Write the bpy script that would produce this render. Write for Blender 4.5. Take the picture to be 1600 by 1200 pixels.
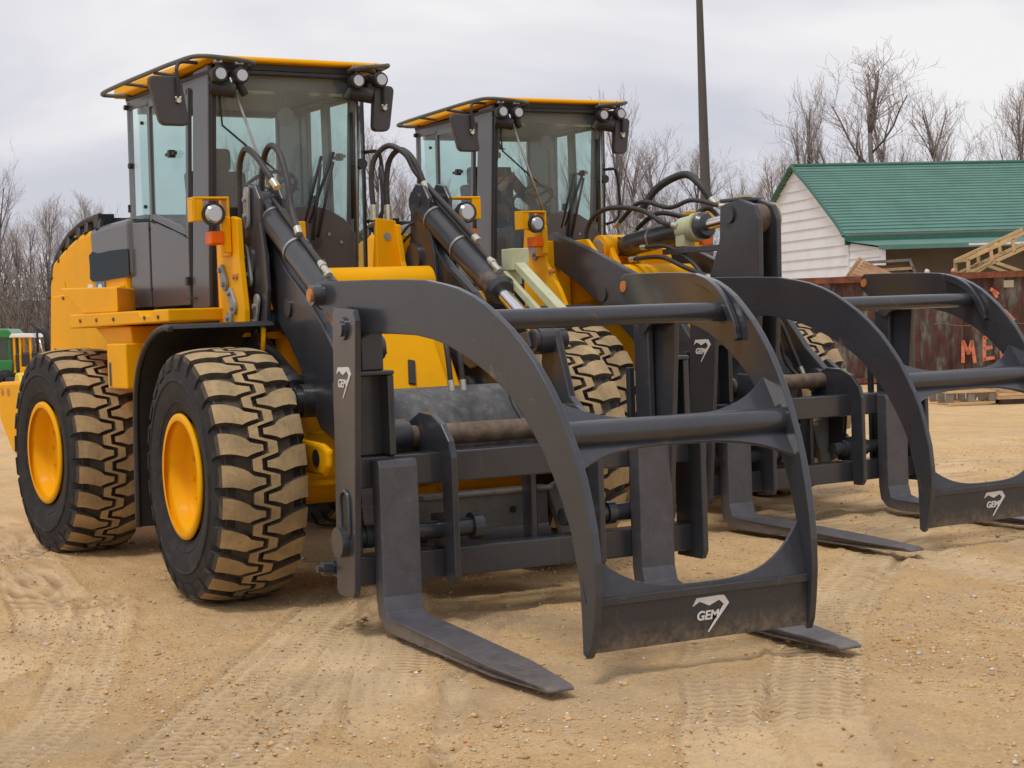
import bpy, bmesh, math, random
from mathutils import Vector, Matrix
import numpy as np
PI = math.pi
R_ = math.radians
# ---------------------------------------------------------------- scene, camera, world, sun, exposure
for o in list(bpy.data.objects): bpy.data.objects.remove(o)
SC = bpy.context.scene
COL = SC.collection
SC.render.engine = 'CYCLES'
CP = Vector((10.7279, -4.6537, 1.6993))
cr = Vector((0.462828, 0.885710, -0.036172)); cu = Vector((-0.017323, 0.049835, 0.998607)); cf = Vector((-0.886279, 0.461556, -0.038408))
cam = bpy.data.cameras.new('camera'); cam.sensor_width = 36.0; cam.lens = 36.0 * 2786.3 / 1600.0
cam.clip_start = 0.1; cam.clip_end = 2000
camo = bpy.data.objects.new('camera', cam); COL.objects.link(camo)
camo.matrix_world = Matrix(((cr.x, cu.x, -cf.x, CP.x), (cr.y, cu.y, -cf.y, CP.y), (cr.z, cu.z, -cf.z, CP.z), (0, 0, 0, 1)))
SC.camera = camo
SC.view_settings.view_transform = 'Standard'; SC.view_settings.look = 'None'
SC.view_settings.exposure = 0.10; SC.view_settings.gamma = 1.0
W = bpy.data.worlds.new('World'); SC.world = W; W.use_nodes = True
SUN_EL, SUN_AZ = 66.0, -60.0      # degrees; azimuth of the sun measured from +X towards +Y
def build_world():
    nt = W.node_tree; n = nt.nodes; l = nt.links; n.clear()
    out = n.new('ShaderNodeOutputWorld'); bg1 = n.new('ShaderNodeBackground'); bg2 = n.new('ShaderNodeBackground'); add = n.new('ShaderNodeAddShader')
    sky = n.new('ShaderNodeTexSky'); sky.sky_type = 'NISHITA'; sky.sun_disc = False
    sky.sun_elevation = R_(SUN_EL); sky.sun_rotation = R_(90 - SUN_AZ)
    l.new(sky.outputs[0], bg1.inputs[0]); bg1.inputs[1].default_value = 0.006
    tc = n.new('ShaderNodeTexCoord'); mp = n.new('ShaderNodeMapping'); mp.inputs['Scale'].default_value = (1.0, 1.0, 3.2)
    mp.inputs['Location'].default_value = (3.1, 1.7, 0.4)
    ns = n.new('ShaderNodeTexNoise'); ns.inputs['Scale'].default_value = 2.6; ns.inputs['Detail'].default_value = 5; ns.inputs['Roughness'].default_value = .5
    ns.inputs['Distortion'].default_value = .4
    rp = n.new('ShaderNodeValToRGB'); e = rp.color_ramp.elements
    e[0].position = .38; e[0].color = (.57, .575, .645, 1); e[1].position = .58; e[1].color = (.85, .835, .835, 1)
    m = e.new(.475); m.color = (.70, .69, .74, 1)
    l.new(tc.outputs['Generated'], mp.inputs[0]); l.new(mp.outputs[0], ns.inputs['Vector']); l.new(ns.outputs['Fac'], rp.inputs[0])
    l.new(rp.outputs[0], bg2.inputs[0]); bg2.inputs[1].default_value = 0.96
    l.new(bg1.outputs[0], add.inputs[0]); l.new(bg2.outputs[0], add.inputs[1]); l.new(add.outputs[0], out.inputs[0])
build_world()
sl = bpy.data.lights.new('sun', 'SUN'); sl.energy = 1.5; sl.angle = R_(14); sl.color = (1, .95, .88)
so = bpy.data.objects.new('sun', sl); COL.objects.link(so)
sd = Vector((math.cos(R_(SUN_EL)) * math.cos(R_(SUN_AZ)), math.cos(R_(SUN_EL)) * math.sin(R_(SUN_AZ)), math.sin(R_(SUN_EL))))
so.rotation_euler = sd.to_track_quat('Z', 'Y').to_euler(); so.location = (0, 0, 30)

# plan helper for the far scenery: a point at a bearing of the photograph and a real distance
FH = Vector((cf.x, cf.y, 0)).normalized(); RH = Vector((FH.y, -FH.x, 0))
def ground_at(px, depth, z=0.0):
    t = (px - 800) / 2786.3
    p = CP + FH * depth + RH * (t * depth)
    return Vector((p.x, p.y, z))

# ---------------------------------------------------------------- materials
MATS = {}
def srgb(r, g, b):
    f = lambda c: (c / 255 / 12.92) if c / 255 <= .04045 else ((c / 255 + .055) / 1.055) ** 2.4
    return (f(r), f(g), f(b))
def mat(name, col, rough=.5, metal=0.0, coat=0.0, var=.12, scale=6.0, bump=.0, bscale=60.0, dust=0.0, dustcol=(.36, .26, .15), col2=None, spec=.5, dustbias=.52, stretch=(1, 1, 1), scratch=0.0, mud=None):
    if name in MATS: return MATS[name]
    m = bpy.data.materials.new(name); m.use_nodes = True; nt = m.node_tree; n = nt.nodes; l = nt.links
    b = n['Principled BSDF']; b.inputs['Roughness'].default_value = rough; b.inputs['Metallic'].default_value = metal
    b.inputs['Coat Weight'].default_value = coat; b.inputs['Coat Roughness'].default_value = .12
    b.inputs['Specular IOR Level'].default_value = spec
    tc = n.new('ShaderNodeTexCoord'); mp = n.new('ShaderNodeMapping'); mp.inputs['Scale'].default_value = stretch
    l.new(tc.outputs['Object'], mp.inputs[0])
    ns = n.new('ShaderNodeTexNoise'); ns.inputs['Scale'].default_value = scale; ns.inputs['Detail'].default_value = 6; ns.inputs['Roughness'].default_value = .6
    l.new(mp.outputs[0], ns.inputs['Vector'])
    rp = n.new('ShaderNodeValToRGB'); c2 = col2 or tuple(c * (1 - var) for c in col)
    rp.color_ramp.elements[0].position = .35; rp.color_ramp.elements[1].position = .65
    rp.color_ramp.elements[0].color = (*c2, 1); rp.color_ramp.elements[1].color = (*[min(1, c * (1 + var * .5)) for c in col], 1)
    l.new(ns.outputs['Fac'], rp.inputs[0]); cs = rp.outputs[0]
    rr = n.new('ShaderNodeMapRange'); rr.inputs[3].default_value = max(0.02, rough - .08); rr.inputs[4].default_value = min(1, rough + .1)
    l.new(ns.outputs['Fac'], rr.inputs[0]); l.new(rr.outputs[0], b.inputs['Roughness'])
    if dust > 0:
        n2 = n.new('ShaderNodeTexNoise'); n2.inputs['Scale'].default_value = scale * 1.7 + 2; n2.inputs['Detail'].default_value = 10; n2.inputs['Roughness'].default_value = .72
        l.new(tc.outputs['Object'], n2.inputs['Vector'])
        r2 = n.new('ShaderNodeMapRange'); r2.inputs[1].default_value = dustbias; r2.inputs[2].default_value = dustbias + .2; r2.inputs[4].default_value = dust
        l.new(n2.outputs['Fac'], r2.inputs[0])
        mx = n.new('ShaderNodeMix'); mx.data_type = 'RGBA'; mx.inputs['B'].default_value = (*dustcol, 1)
        l.new(r2.outputs[0], mx.inputs['Factor']); l.new(cs, mx.inputs['A']); cs = mx.outputs['Result']
    def thresh(vec, sc, lo, hi, amt, colr, cs, det=8):
        q = n.new('ShaderNodeTexNoise'); q.inputs['Scale'].default_value = sc; q.inputs['Detail'].default_value = det; q.inputs['Roughness'].default_value = .7; l.new(vec, q.inputs['Vector'])
        r = n.new('ShaderNodeMapRange'); r.inputs[1].default_value = lo; r.inputs[2].default_value = hi; r.inputs[4].default_value = amt; l.new(q.outputs['Fac'], r.inputs[0])
        x = n.new('ShaderNodeMix'); x.data_type = 'RGBA'; x.inputs['B'].default_value = (*colr, 1); l.new(r.outputs[0], x.inputs['Factor']); l.new(cs, x.inputs['A']); return x.outputs['Result'], r
    if scratch > 0:
        for rx, st in ((.5, (60, 60, 2.0)), (-.7, (2.5, 50, 50))):
            mq = n.new('ShaderNodeMapping'); mq.inputs['Scale'].default_value = st; mq.inputs['Rotation'].default_value = (rx, rx * .6, .3); l.new(tc.outputs['Object'], mq.inputs[0])
            cs, _ = thresh(mq.outputs[0], 1.0, .66, .72, scratch, (.17, .165, .16), cs, 3)
        cs, _ = thresh(tc.outputs['Object'], 3.3, .64, .70, .55, (.20, .13, .09), cs, 12)
    if mud:
        cs2, r = thresh(tc.outputs['Object'], 22, .35, .62, 1.0, (.27, .20, .13), cs, 8)
        sx = n.new('ShaderNodeSeparateXYZ'); l.new(tc.outputs['Object'], sx.inputs[0]); mz = n.new('ShaderNodeMapRange'); mz.inputs[1].default_value = mud[1]; mz.inputs[2].default_value = mud[0]; mz.inputs[4].default_value = .75; l.new(sx.outputs['Z'], mz.inputs[0])
        mm = n.new('ShaderNodeMath'); mm.operation = 'MULTIPLY'; l.new(r.outputs[0], mm.inputs[0]); l.new(mz.outputs[0], mm.inputs[1]); l.new(mm.outputs[0], cs2.node.inputs['Factor']); cs = cs2
    l.new(cs, b.inputs['Base Color'])
    if bump > 0:
        n3 = n.new('ShaderNodeTexNoise'); n3.inputs['Scale'].default_value = bscale; n3.inputs['Detail'].default_value = 4
        l.new(tc.outputs['Object'], n3.inputs['Vector'])
        bp = n.new('ShaderNodeBump'); bp.inputs['Strength'].default_value = bump; bp.inputs['Distance'].default_value = .01
        l.new(n3.outputs['Fac'], bp.inputs['Height']); l.new(bp.outputs[0], b.inputs['Normal'])
    MATS[name] = m
    return m
YEL = mat('yellow_paint', (.85, .40, .004), .45, coat=.03, var=.06, scale=2.5, dust=.12, dustcol=(.42, .22, .05), dustbias=.56, spec=.08)
CHAR = mat('charcoal_paint', (.038, .041, .051), .29, coat=.35, var=.12, scale=3, dust=.09, dustcol=(.17, .155, .145), dustbias=.56, bump=.07, bscale=70, scratch=.22)
ARMM = mat('dark_machine_paint', (.041, .042, .049), .32, coat=.2, var=.15, scale=3, dust=.14, dustcol=(.20, .15, .11), dustbias=.56, scratch=.3, bump=.1, bscale=90)
CABG = mat('cab_grey_paint', (.084, .087, .098), .34, coat=.3, var=.06, scale=2, dust=.10, dustcol=(.25, .20, .15), dustbias=.56)
RAIL = mat('grey_rail', (.085, .088, .078), .45, var=.15, scale=8)
MBACK = mat('mirror_back', (.055, .050, .055), .45, var=.1, scale=8)
BLK = mat('black_plastic', (.022, .021, .023), .5, var=.2, scale=9, dust=.10, dustcol=(.16, .12, .08))
GROOVE = mat('groove_dirt', (.078, .060, .044), .95, var=.35, scale=14, dust=.5, dustcol=(.17, .13, .09), bump=.4)
RUB = mat('tyre_rubber', (.022, .021, .022), .72, var=.25, scale=5, dust=.50, dustcol=(.11, .085, .06), dustbias=.52, spec=.3, bump=.2, bscale=90)
def tread_mat(name, c, d): return mat(name, c, .9, var=.32, scale=5, dust=.75, dustcol=d, dustbias=.53, bump=.5, bscale=120)
TAN = tread_mat('dusty_tread', (.44, .315, .165), (.17, .125, .08))
TANG = tread_mat('grey_dusty_tread', (.40, .33, .24), (.26, .21, .15))
CHROME = mat('chrome_rod', (.72, .72, .74), .16, metal=1, var=.05)
STEEL = mat('bare_steel', (.42, .41, .39), .4, metal=.8, var=.2, scale=20)
PLATE = mat('grey_pin_plate', (.30, .295, .285), .45, metal=.15, var=.2, scale=20)
RUST = mat('rusty_steel', (.17, .12, .085), .75, var=.4, scale=14, dust=.5, dustcol=(.10, .085, .075), bump=.3)
GREYD = mat('dusty_grey_paint', (.115, .115, .12), .65, var=.3, scale=9, dust=.5, dustcol=(.30, .28, .26), bump=.2, dustbias=.50)
HOSE = mat('hydraulic_hose', (.035, .032, .032), .5, var=.3, scale=30, dust=.25, dustcol=(.12, .09, .07))
ORPIN = mat('orange_pin_face', (.55, .20, .045), .5, var=.25, scale=30, dust=.4, dustcol=(.2, .12, .08))
WHITE = mat('white_paint', (.78, .77, .76), .5, var=.05)
SILV = mat('silver_emblem', (.70, .68, .68), .4, var=.06, scale=20)
ZINC = mat('zinc_fitting', (.62, .60, .50), .3, metal=.75, var=.15, scale=30)
CREAM = mat('pale_green_primer', (.50, .52, .33), .55, var=.1, scale=12, dust=.2)
SEAT = mat('seat_fabric', (.045, .045, .05), .85, var=.2, scale=20)
PATCH = mat('blue_grey_patch', (.032, .050, .070), .6, var=.06, scale=2, spec=.1)
INT = mat('cab_interior', (.17, .185, .21), .6, var=.1)
def simple(name, col, rough=.5, metal=0, emit=0, alpha=None):
    m = bpy.data.materials.new(name); m.use_nodes = True; b = m.node_tree.nodes['Principled BSDF']
    b.inputs['Base Color'].default_value = (*col, 1); b.inputs['Roughness'].default_value = rough; b.inputs['Metallic'].default_value = metal
    MATS[name] = m; return m
def glass(name, tint, refl=.9, film=(.065, .12)):
    m = bpy.data.materials.new(name); m.use_nodes = True; nt = m.node_tree; n = nt.nodes; l = nt.links; n.clear()
    out = n.new('ShaderNodeOutputMaterial'); tr = n.new('ShaderNodeBsdfTransparent'); tr.inputs[0].default_value = (*tint, 1)
    gl = n.new('ShaderNodeBsdfGlossy'); gl.inputs['Roughness'].default_value = .03; gl.inputs[0].default_value = (refl, refl, refl, 1)
    fr = n.new('ShaderNodeFresnel'); fr.inputs[0].default_value = 1.5
    df = n.new('ShaderNodeBsdfDiffuse'); df.inputs[0].default_value = (.42, .45, .49, 1)     # thin dust film, strengthened to paint sky reflection and haze onto the pane
    tc = n.new('ShaderNodeTexCoord'); ns = n.new('ShaderNodeTexNoise'); ns.inputs['Scale'].default_value = 3; ns.inputs['Detail'].default_value = 8
    mr = n.new('ShaderNodeMapRange'); mr.inputs[1].default_value = .4; mr.inputs[2].default_value = .75; mr.inputs[3].default_value = film[0]; mr.inputs[4].default_value = film[1]
    l.new(tc.outputs['Object'], ns.inputs['Vector']); l.new(ns.outputs['Fac'], mr.inputs[0])
    m1 = n.new('ShaderNodeMixShader'); m2 = n.new('ShaderNodeMixShader')
    gm = n.new('ShaderNodeNewGeometry'); sb = n.new('ShaderNodeMath'); sb.operation = 'SUBTRACT'; sb.inputs[0].default_value = 1; l.new(gm.outputs['Backfacing'], sb.inputs[1]); ml = n.new('ShaderNodeMath'); ml.operation = 'MULTIPLY'; l.new(sb.outputs[0], ml.inputs[0]); l.new(fr.outputs[0], ml.inputs[1]); l.new(ml.outputs[0], m1.inputs[0]); l.new(tr.outputs[0], m1.inputs[1]); l.new(gl.outputs[0], m1.inputs[2])
    l.new(mr.outputs[0], m2.inputs[0]); l.new(m1.outputs[0], m2.inputs[1]); l.new(df.outputs[0], m2.inputs[2]); l.new(m2.outputs[0], out.inputs[0])
    MATS[name] = m; return m
GLS = glass('teal_tinted_glass', (.875, .97, .945)); GLW = glass('windscreen_glass', (.88, .965, .945), 1.0, (.12, .19)); LENS = simple('lamp_lens', (.50, .50, .51), .16, .6); ORL = simple('orange_lens', (.80, .13, .002), .35); ORL.node_tree.nodes['Principled BSDF'].inputs['Specular IOR Level'].default_value = .15
MIRR = simple('mirror_glass', (.6, .62, .65), .05, 1.0)

# ---------------------------------------------------------------- mesh builder
class MB:
    def __init__(s): s.v = []; s.f = []; s.m = []; s.s = []; s.c = []
    def cut(s): s.c.append((len(s.v), len(s.f))); return s      # the next piece becomes an object of its own
    def add(s, vs, fs, mi=0, smooth=False, M=None):
        b = len(s.v)
        s.v += [(M @ Vector(v)) if M else Vector(v) for v in vs]
        for f in fs: s.f.append([b + i for i in f]); s.m.append(mi); s.s.append(smooth)
        return s
    def box(s, x0, x1, y0, y1, z0, z1, mi=0, M=None):
        vs = [(x, y, z) for x in (x0, x1) for y in (y0, y1) for z in (z0, z1)]
        return s.add(vs, [(0, 1, 3, 2), (4, 6, 7, 5), (0, 4, 5, 1), (2, 3, 7, 6), (0, 2, 6, 4), (1, 5, 7, 3)], mi, False, M)
    def prism(s, pts, a, b, ax='y', mi=0, M=None, shear=0.0, shear0=0.0):
        # pts 2-D: ax y -> (x,z); ax x -> (y,z); ax z -> (x,y)
        n = len(pts)
        def P(p, t):
            if ax == 'y': return (p[0], t + shear * (p[0] - shear0), p[1])
            if ax == 'x': return (t, p[0], p[1])
            return (p[0], p[1], t)
        vs = [P(p, a) for p in pts] + [P(p, b) for p in pts]
        fs = [list(range(n))[::-1], list(range(n, 2 * n))] + [(i, (i + 1) % n, n + (i + 1) % n, n + i) for i in range(n)]
        return s.add(vs, fs, mi, False, M)
    def tube(s, p0, p1, r0, r1=None, n=14, mi=0, caps=True, M=None):
        p0 = Vector(p0); p1 = Vector(p1); r1 = r0 if r1 is None else r1
        d = (p1 - p0).normalized(); a = d.orthogonal().normalized(); b = d.cross(a)
        vs = [p + (a * math.cos(2 * PI * i / n) + b * math.sin(2 * PI * i / n)) * r for p, r in ((p0, r0), (p1, r1)) for i in range(n)]
        s.add(vs, [(i, (i + 1) % n, n + (i + 1) % n, n + i) for i in range(n)], mi, True, M)
        if caps:
            s.add(vs[:n], [list(range(n))[::-1]], mi, False, M); s.add(vs[n:], [list(range(n))], mi, False, M)
        return s
    def path(s, pts, r, n=8, mi=0, M=None, closed=False):
        pts = [Vector(p) for p in pts]; k = len(pts); rs = r if isinstance(r, (list, tuple)) else [r] * k
        a = None; vs = []
        for i, p in enumerate(pts):
            if closed: t = (pts[(i + 1) % k] - pts[i - 1]).normalized()
            else: t = (pts[min(i + 1, k - 1)] - pts[max(i - 1, 0)]).normalized()
            a = t.orthogonal().normalized() if a is None else (a - t * a.dot(t)).normalized()
            b = t.cross(a)
            vs += [p + (a * math.cos(2 * PI * j / n) + b * math.sin(2 * PI * j / n)) * rs[i] for j in range(n)]
        fs = [(i * n + j, i * n + (j + 1) % n, ((i + 1) % k) * n + (j + 1) % n, ((i + 1) % k) * n + j) for i in range(k if closed else k - 1) for j in range(n)]
        if not closed: s.add(vs, fs + [list(range(n))[::-1], list(range((k - 1) * n, k * n))], mi, True, M)
        else: s.add(vs, fs, mi, True, M)
        return s
    def lathe(s, prof, n=48, mi=0, M=None, smooth=True):
        # prof: (y, r), axis = Y
        vs = [(r * math.cos(2 * PI * i / n), y, r * math.sin(2 * PI * i / n)) for y, r in prof for i in range(n)]
        fs = [(k * n + i, k * n + (i + 1) % n, (k + 1) * n + (i + 1) % n, (k + 1) * n + i) for k in range(len(prof) - 1) for i in range(n)]
        return s.add(vs, fs, mi, smooth, M)
def curve_pts(pts, k=6):      # Catmull-Rom
    P = [Vector(p) for p in pts]; P = [P[0] * 2 - P[1]] + P + [P[-1] * 2 - P[-2]]; o = []
    for i in range(1, len(P) - 2):
        for j in range(k):
            t = j / k
            o.append(.5 * ((2 * P[i]) + (P[i + 1] - P[i - 1]) * t + (2 * P[i - 1] - 5 * P[i] + 4 * P[i + 1] - P[i + 2]) * t * t + (3 * P[i] - P[i - 1] - 3 * P[i + 1] + P[i + 2]) * t ** 3))
    o.append(P[-2]); return o
def link(name, mb, mats, parent=None, M=None, bevel=0.0, label=None, seg=2):
    if mb.c:
        cs = [(0, 0)] + mb.c + [(len(mb.v), len(mb.f))]; r = None
        for (v0, f0), (v1, f1) in zip(cs, cs[1:]):
            if v1 <= v0: continue
            q = MB(); q.v = mb.v[v0:v1]; q.f = [[i - v0 for i in f] for f in mb.f[f0:f1]]; q.m = mb.m[f0:f1]; q.s = mb.s[f0:f1]
            o = link(name, q, mats, parent, M, bevel, label, seg); r = r or o
        return r
    me = bpy.data.meshes.new(name)
    vs = [tuple(M @ v) if M else tuple(v) for v in mb.v]
    me.from_pydata(vs, [], mb.f)
    for m in (mats if isinstance(mats, (list, tuple)) else [mats]): me.materials.append(m)
    me.polygons.foreach_set('material_index', mb.m); me.polygons.foreach_set('use_smooth', mb.s)
    bm = bmesh.new(); bm.from_mesh(me); bmesh.ops.recalc_face_normals(bm, faces=bm.faces); bm.to_mesh(me); bm.free(); me.update()
    o = bpy.data.objects.new(name, me); COL.objects.link(o)
    if parent: o.parent = parent
    if label: o['label'] = label
    if bevel > 0:
        md = o.modifiers.new('bevel', 'BEVEL'); md.width = bevel; md.segments = seg; md.limit_method = 'ANGLE'; md.angle_limit = R_(40)
    return o
def tag(o, label, cat, group=None, kind=None):
    if label: o['label'] = label
    if cat: o['category'] = cat
    if group: o['group'] = group
    if kind: o['kind'] = kind
    return o
def thing(name, label, cat, loc=(0, 0, 0), rz=0.0, group=None):
    o = bpy.data.objects.new(name, None); COL.objects.link(o); o.location = loc; o.rotation_euler = (0, 0, rz); o.empty_display_size = .3
    return tag(o, label, cat, group)
def rings(mb, p0, p1, r, w=.02, mi=0, M=None, grow=.006):
    p0 = Vector(p0); p1 = Vector(p1); d = (p1 - p0).normalized()
    mb.tube(p0 - d * w * .5, p0 + d * w * .5, r + grow, n=18, mi=mi, M=M)
def font_mesh(txt, size, shear=0.0, ext=.003):
    cu_ = bpy.data.curves.new('t', 'FONT'); cu_.body = txt; cu_.size = size; cu_.align_x = 'CENTER'; cu_.extrude = ext; cu_.shear = shear; cu_.offset = size * .025
    o = bpy.data.objects.new('t', cu_); COL.objects.link(o)
    dg = bpy.context.evaluated_depsgraph_get(); me = bpy.data.meshes.new_from_object(o.evaluated_get(dg))
    vs = [tuple(v.co) for v in me.vertices]; fs = [list(p.vertices) for p in me.polygons]
    bpy.data.objects.remove(o); bpy.data.curves.remove(cu_); bpy.data.meshes.remove(me)
    return vs, fs

# ---------------------------------------------------------------- wheels
def tyre_mesh(pitches=25, seed=0):
    mb = MB(); R = .79; Wd = .265
    prof = [(.22, .36), (.245, .385), (.262, .42), (.286, .50), (.296, .58), (.288, .655), (.268, .715), (.225, .742), (.0, .752)]
    prof = prof + [(-y, r) for y, r in prof[::-1][1:]]
    mb.lathe(prof, 72, 0)
    mb.lathe([(.24, .7385), (.12, .7495), (0, .7535), (-.12, .7495), (-.24, .7385)], 72, 2)
    # moulded rings on the sidewall
    for sgn in (1, -1):
        for (y, r) in ((.277, .47), (.299, .60)):
            mb.lathe([(sgn * (y - .006), r - .012), (sgn * (y + .004), r - .006), (sgn * (y + .004), r + .006), (sgn * (y - .006), r + .012)], 72, 0)
    def top(v):
        a = abs(v); s = 1 if v >= 0 else -1
        if a <= 1: return s * a * Wd, R - .028 * a ** 3
        t = (a - 1) / .4
        return s * (Wd + .028 * math.sin(t * PI / 2)), R - .028 - .095 * t
    def base(v):
        a = abs(v); s = 1 if v >= 0 else -1
        if a <= 1: return s * a * Wd * .97, .748 - .02 * a ** 3
        t = (a - 1) / .4
        return s * (Wd * .97 + .02 * t), .728 - .06 * t
    p = 2 * PI / pitches
    def pt(fn, u, v):
        y, r = fn(v); return (r * math.cos(u), y, r * math.sin(u))
    def zig(t):
        t %= 1.0       # trapezoid wave -1..1
        return (-1 if t < .34 else -1 + 2 * (t - .34) / .16 if t < .5 else 1 if t < .84 else 1 - 2 * (t - .84) / .16)
    rnd = random.Random(seed)
    for side in (1, -1):
        for k in range(pitches):
            u0 = (k + (0.0 if side > 0 else .5)) * p
            vs_ = [.03, .18, .32, .42, .52, .64, .78, .90, 1.0, 1.12, 1.26, 1.4]
            rows = []
            for v in vs_:
                w = float(np.interp(v, [.03, .18, .32, .43, 1.0], [.09, .13, .185, .29, .335])) - max(0, v - 1.0) * .12
                sh = .22 * math.sin(max(0, v - .36) * 2.6)
                inner = 0.0
                a = u0 + (sh - w + inner * 2) * p; b = u0 + (sh + w) * p
                bs = .05 * p
                V = v * side
                rows.append([pt(base, a - bs, V), pt(top, a, V), pt(top, b, V), pt(base, b + bs, V)])
            vs = [q for r in rows for q in r]
            for i in range(len(vs_) - 1):
                o = i * 4
                mb.add([vs[o + j] for j in range(8)], [(1, 2, 6, 5)], 1 if vs_[i] < .95 else (2 if vs_[i] < 1.1 else 0), False)
                mb.add([vs[o + j] for j in range(8)], [(0, 1, 5, 4), (2, 3, 7, 6)], 2 if vs_[i] < .99 else 0, False)
            mb.add(vs[:4], [(0, 1, 2, 3)], 0); mb.add(vs[-4:], [(3, 2, 1, 0)], 0)
    # centre zig-zag band
    K = pitches * 24; L = []; Rr = []
    for i in range(K):
        t = i / 24.0 + .17
        c = zig(t) * .20
        L.append(c + .110); Rr.append(c - .110)
    vs = []
    for i in range(K):
        u = 2 * PI * i / K
        vs += [pt(base, u, L[i] + .03), pt(top, u, L[i]), pt(top, u, Rr[i]), pt(base, u, Rr[i] - .03)]
    fs1 = []; fs0 = []
    for i in range(K):
        a = i * 4; b = ((i + 1) % K) * 4
        fs1.append((a + 1, b + 1, b + 2, a + 2)); fs0 += [(a, b, b + 1, a + 1), (a + 2, b + 2, b + 3, a + 3)]
    mb.add(vs, fs1, 1); mb.add(vs, fs0, 2)
    return mb
def rim_mesh(sg):
    mb = MB()
    prof = [(.285, .348), (.288, .372), (.280, .392), (.268, .394), (.255, .378), (.245, .352), (.235, .340), (.15, .328), (.13, .320), (.118, .296), (.115, .20), (.118, .12), (.118, 0.001)]
    mb.lathe([(sg * y, r) for y, r in prof], 56, 0)
    mb.lathe([(-sg * y, r) for y, r in [(.26, .39), (.24, .35), (.02, .33), (-.10, .32)]], 40, 0)
    for k in range(12):
        a = 2 * PI * k / 12
        mb.tube((.245 * math.cos(a), sg * .112, .245 * math.sin(a)), (.245 * math.cos(a), sg * .134, .245 * math.sin(a)), .014, n=6, mi=0)
    mb.tube((0, sg * .1, 0), (0, sg * .15, 0), .10, .092, n=24, mi=0)
    for dz in (-.05, .03): mb.tube((.27, sg * .125, dz), (.27, sg * .20, dz), .018, n=8, mi=1)
    mb.tube((.24, sg * .17, -.05), (.31, sg * .17, .03), .012, n=6, mi=1)
    return mb
TY = {}
def wheel(parent, M, sg, tread, scale=1.0, spin=0.0, label=None):
    key = tread.name
    w = bpy.data.objects.new('wheel', None); COL.objects.link(w); w.parent = parent; w.matrix_local = M @ Matrix.Rotation(spin, 4, 'Y') @ Matrix.Scale(scale, 4)
    if label: w['label'] = label
    if key not in TY:
        t = link('tyre', tyre_mesh(), [RUB, tread, GROOVE], bevel=.006, seg=1); TY[key] = t
    else:
        t = TY[key].copy(); COL.objects.link(t)
    t.parent = w
    link('rim', rim_mesh(sg), [YEL, STEEL], w)
    return w

# ---------------------------------------------------------------- the log grapple
def emblem(parent, M):
    band = [(-.106, .044), (-.083, .082), (.044, .085), (.073, .083), (.101, .044), (-.020, -.086), (-.024, -.082), (.071, .040), (.045, .063), (-.012, .041), (-.066, .064)]
    mb = MB()
    vs = [(x, y, z) for z in (0.0, .004) for x, y in band]; n = len(band)
    mb.add(vs, [list(range(n))[::-1], list(range(n, 2 * n))] + [(i, (i + 1) % n, n + (i + 1) % n, n + i) for i in range(n)], 0)
    v, f = font_mesh('GEM', .060, .22, .002)
    mb.add([(a * 1.02 - .026, b - .024, c + .003) for a, b, c in v], f, 0)
    return link('emblem', mb, SILV, parent, M)
ARM = [(1.40, 1.80), (1.41, 1.90), (1.46, 1.925), (2.0, 1.915), (2.30, 1.905), (2.47, 1.895), (2.62, 1.87), (2.74, 1.845), (2.86, 1.805), (2.96, 1.76), (3.06, 1.70), (3.16, 1.635), (3.26, 1.555), (3.35, 1.47), (3.43, 1.375), (3.50, 1.28), (3.56, 1.175), (3.62, 1.06), (3.665, .95), (3.70, .83), (3.73, .70), (3.745, .56), (3.745, .42), (3.725, .28), (3.70, .165), (3.665, .11), (3.635, .13),
       (3.635, .28), (3.63, .43), (3.61, .56), (3.585, .66), (3.55, .76), (3.505, .86), (3.455, .95), (3.40, 1.04), (3.33, 1.13), (3.26, 1.21), (3.18, 1.29), (3.09, 1.355), (2.98, 1.42), (2.87, 1.475), (2.76, 1.52), (2.65, 1.56), (2.52, 1.592), (2.37, 1.615), (2.15, 1.625), (1.90, 1.63), (1.80, 1.60), (1.74, 1.56), (1.67, 1.57), (1.62, 1.66), (1.52, 1.74)]
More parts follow.
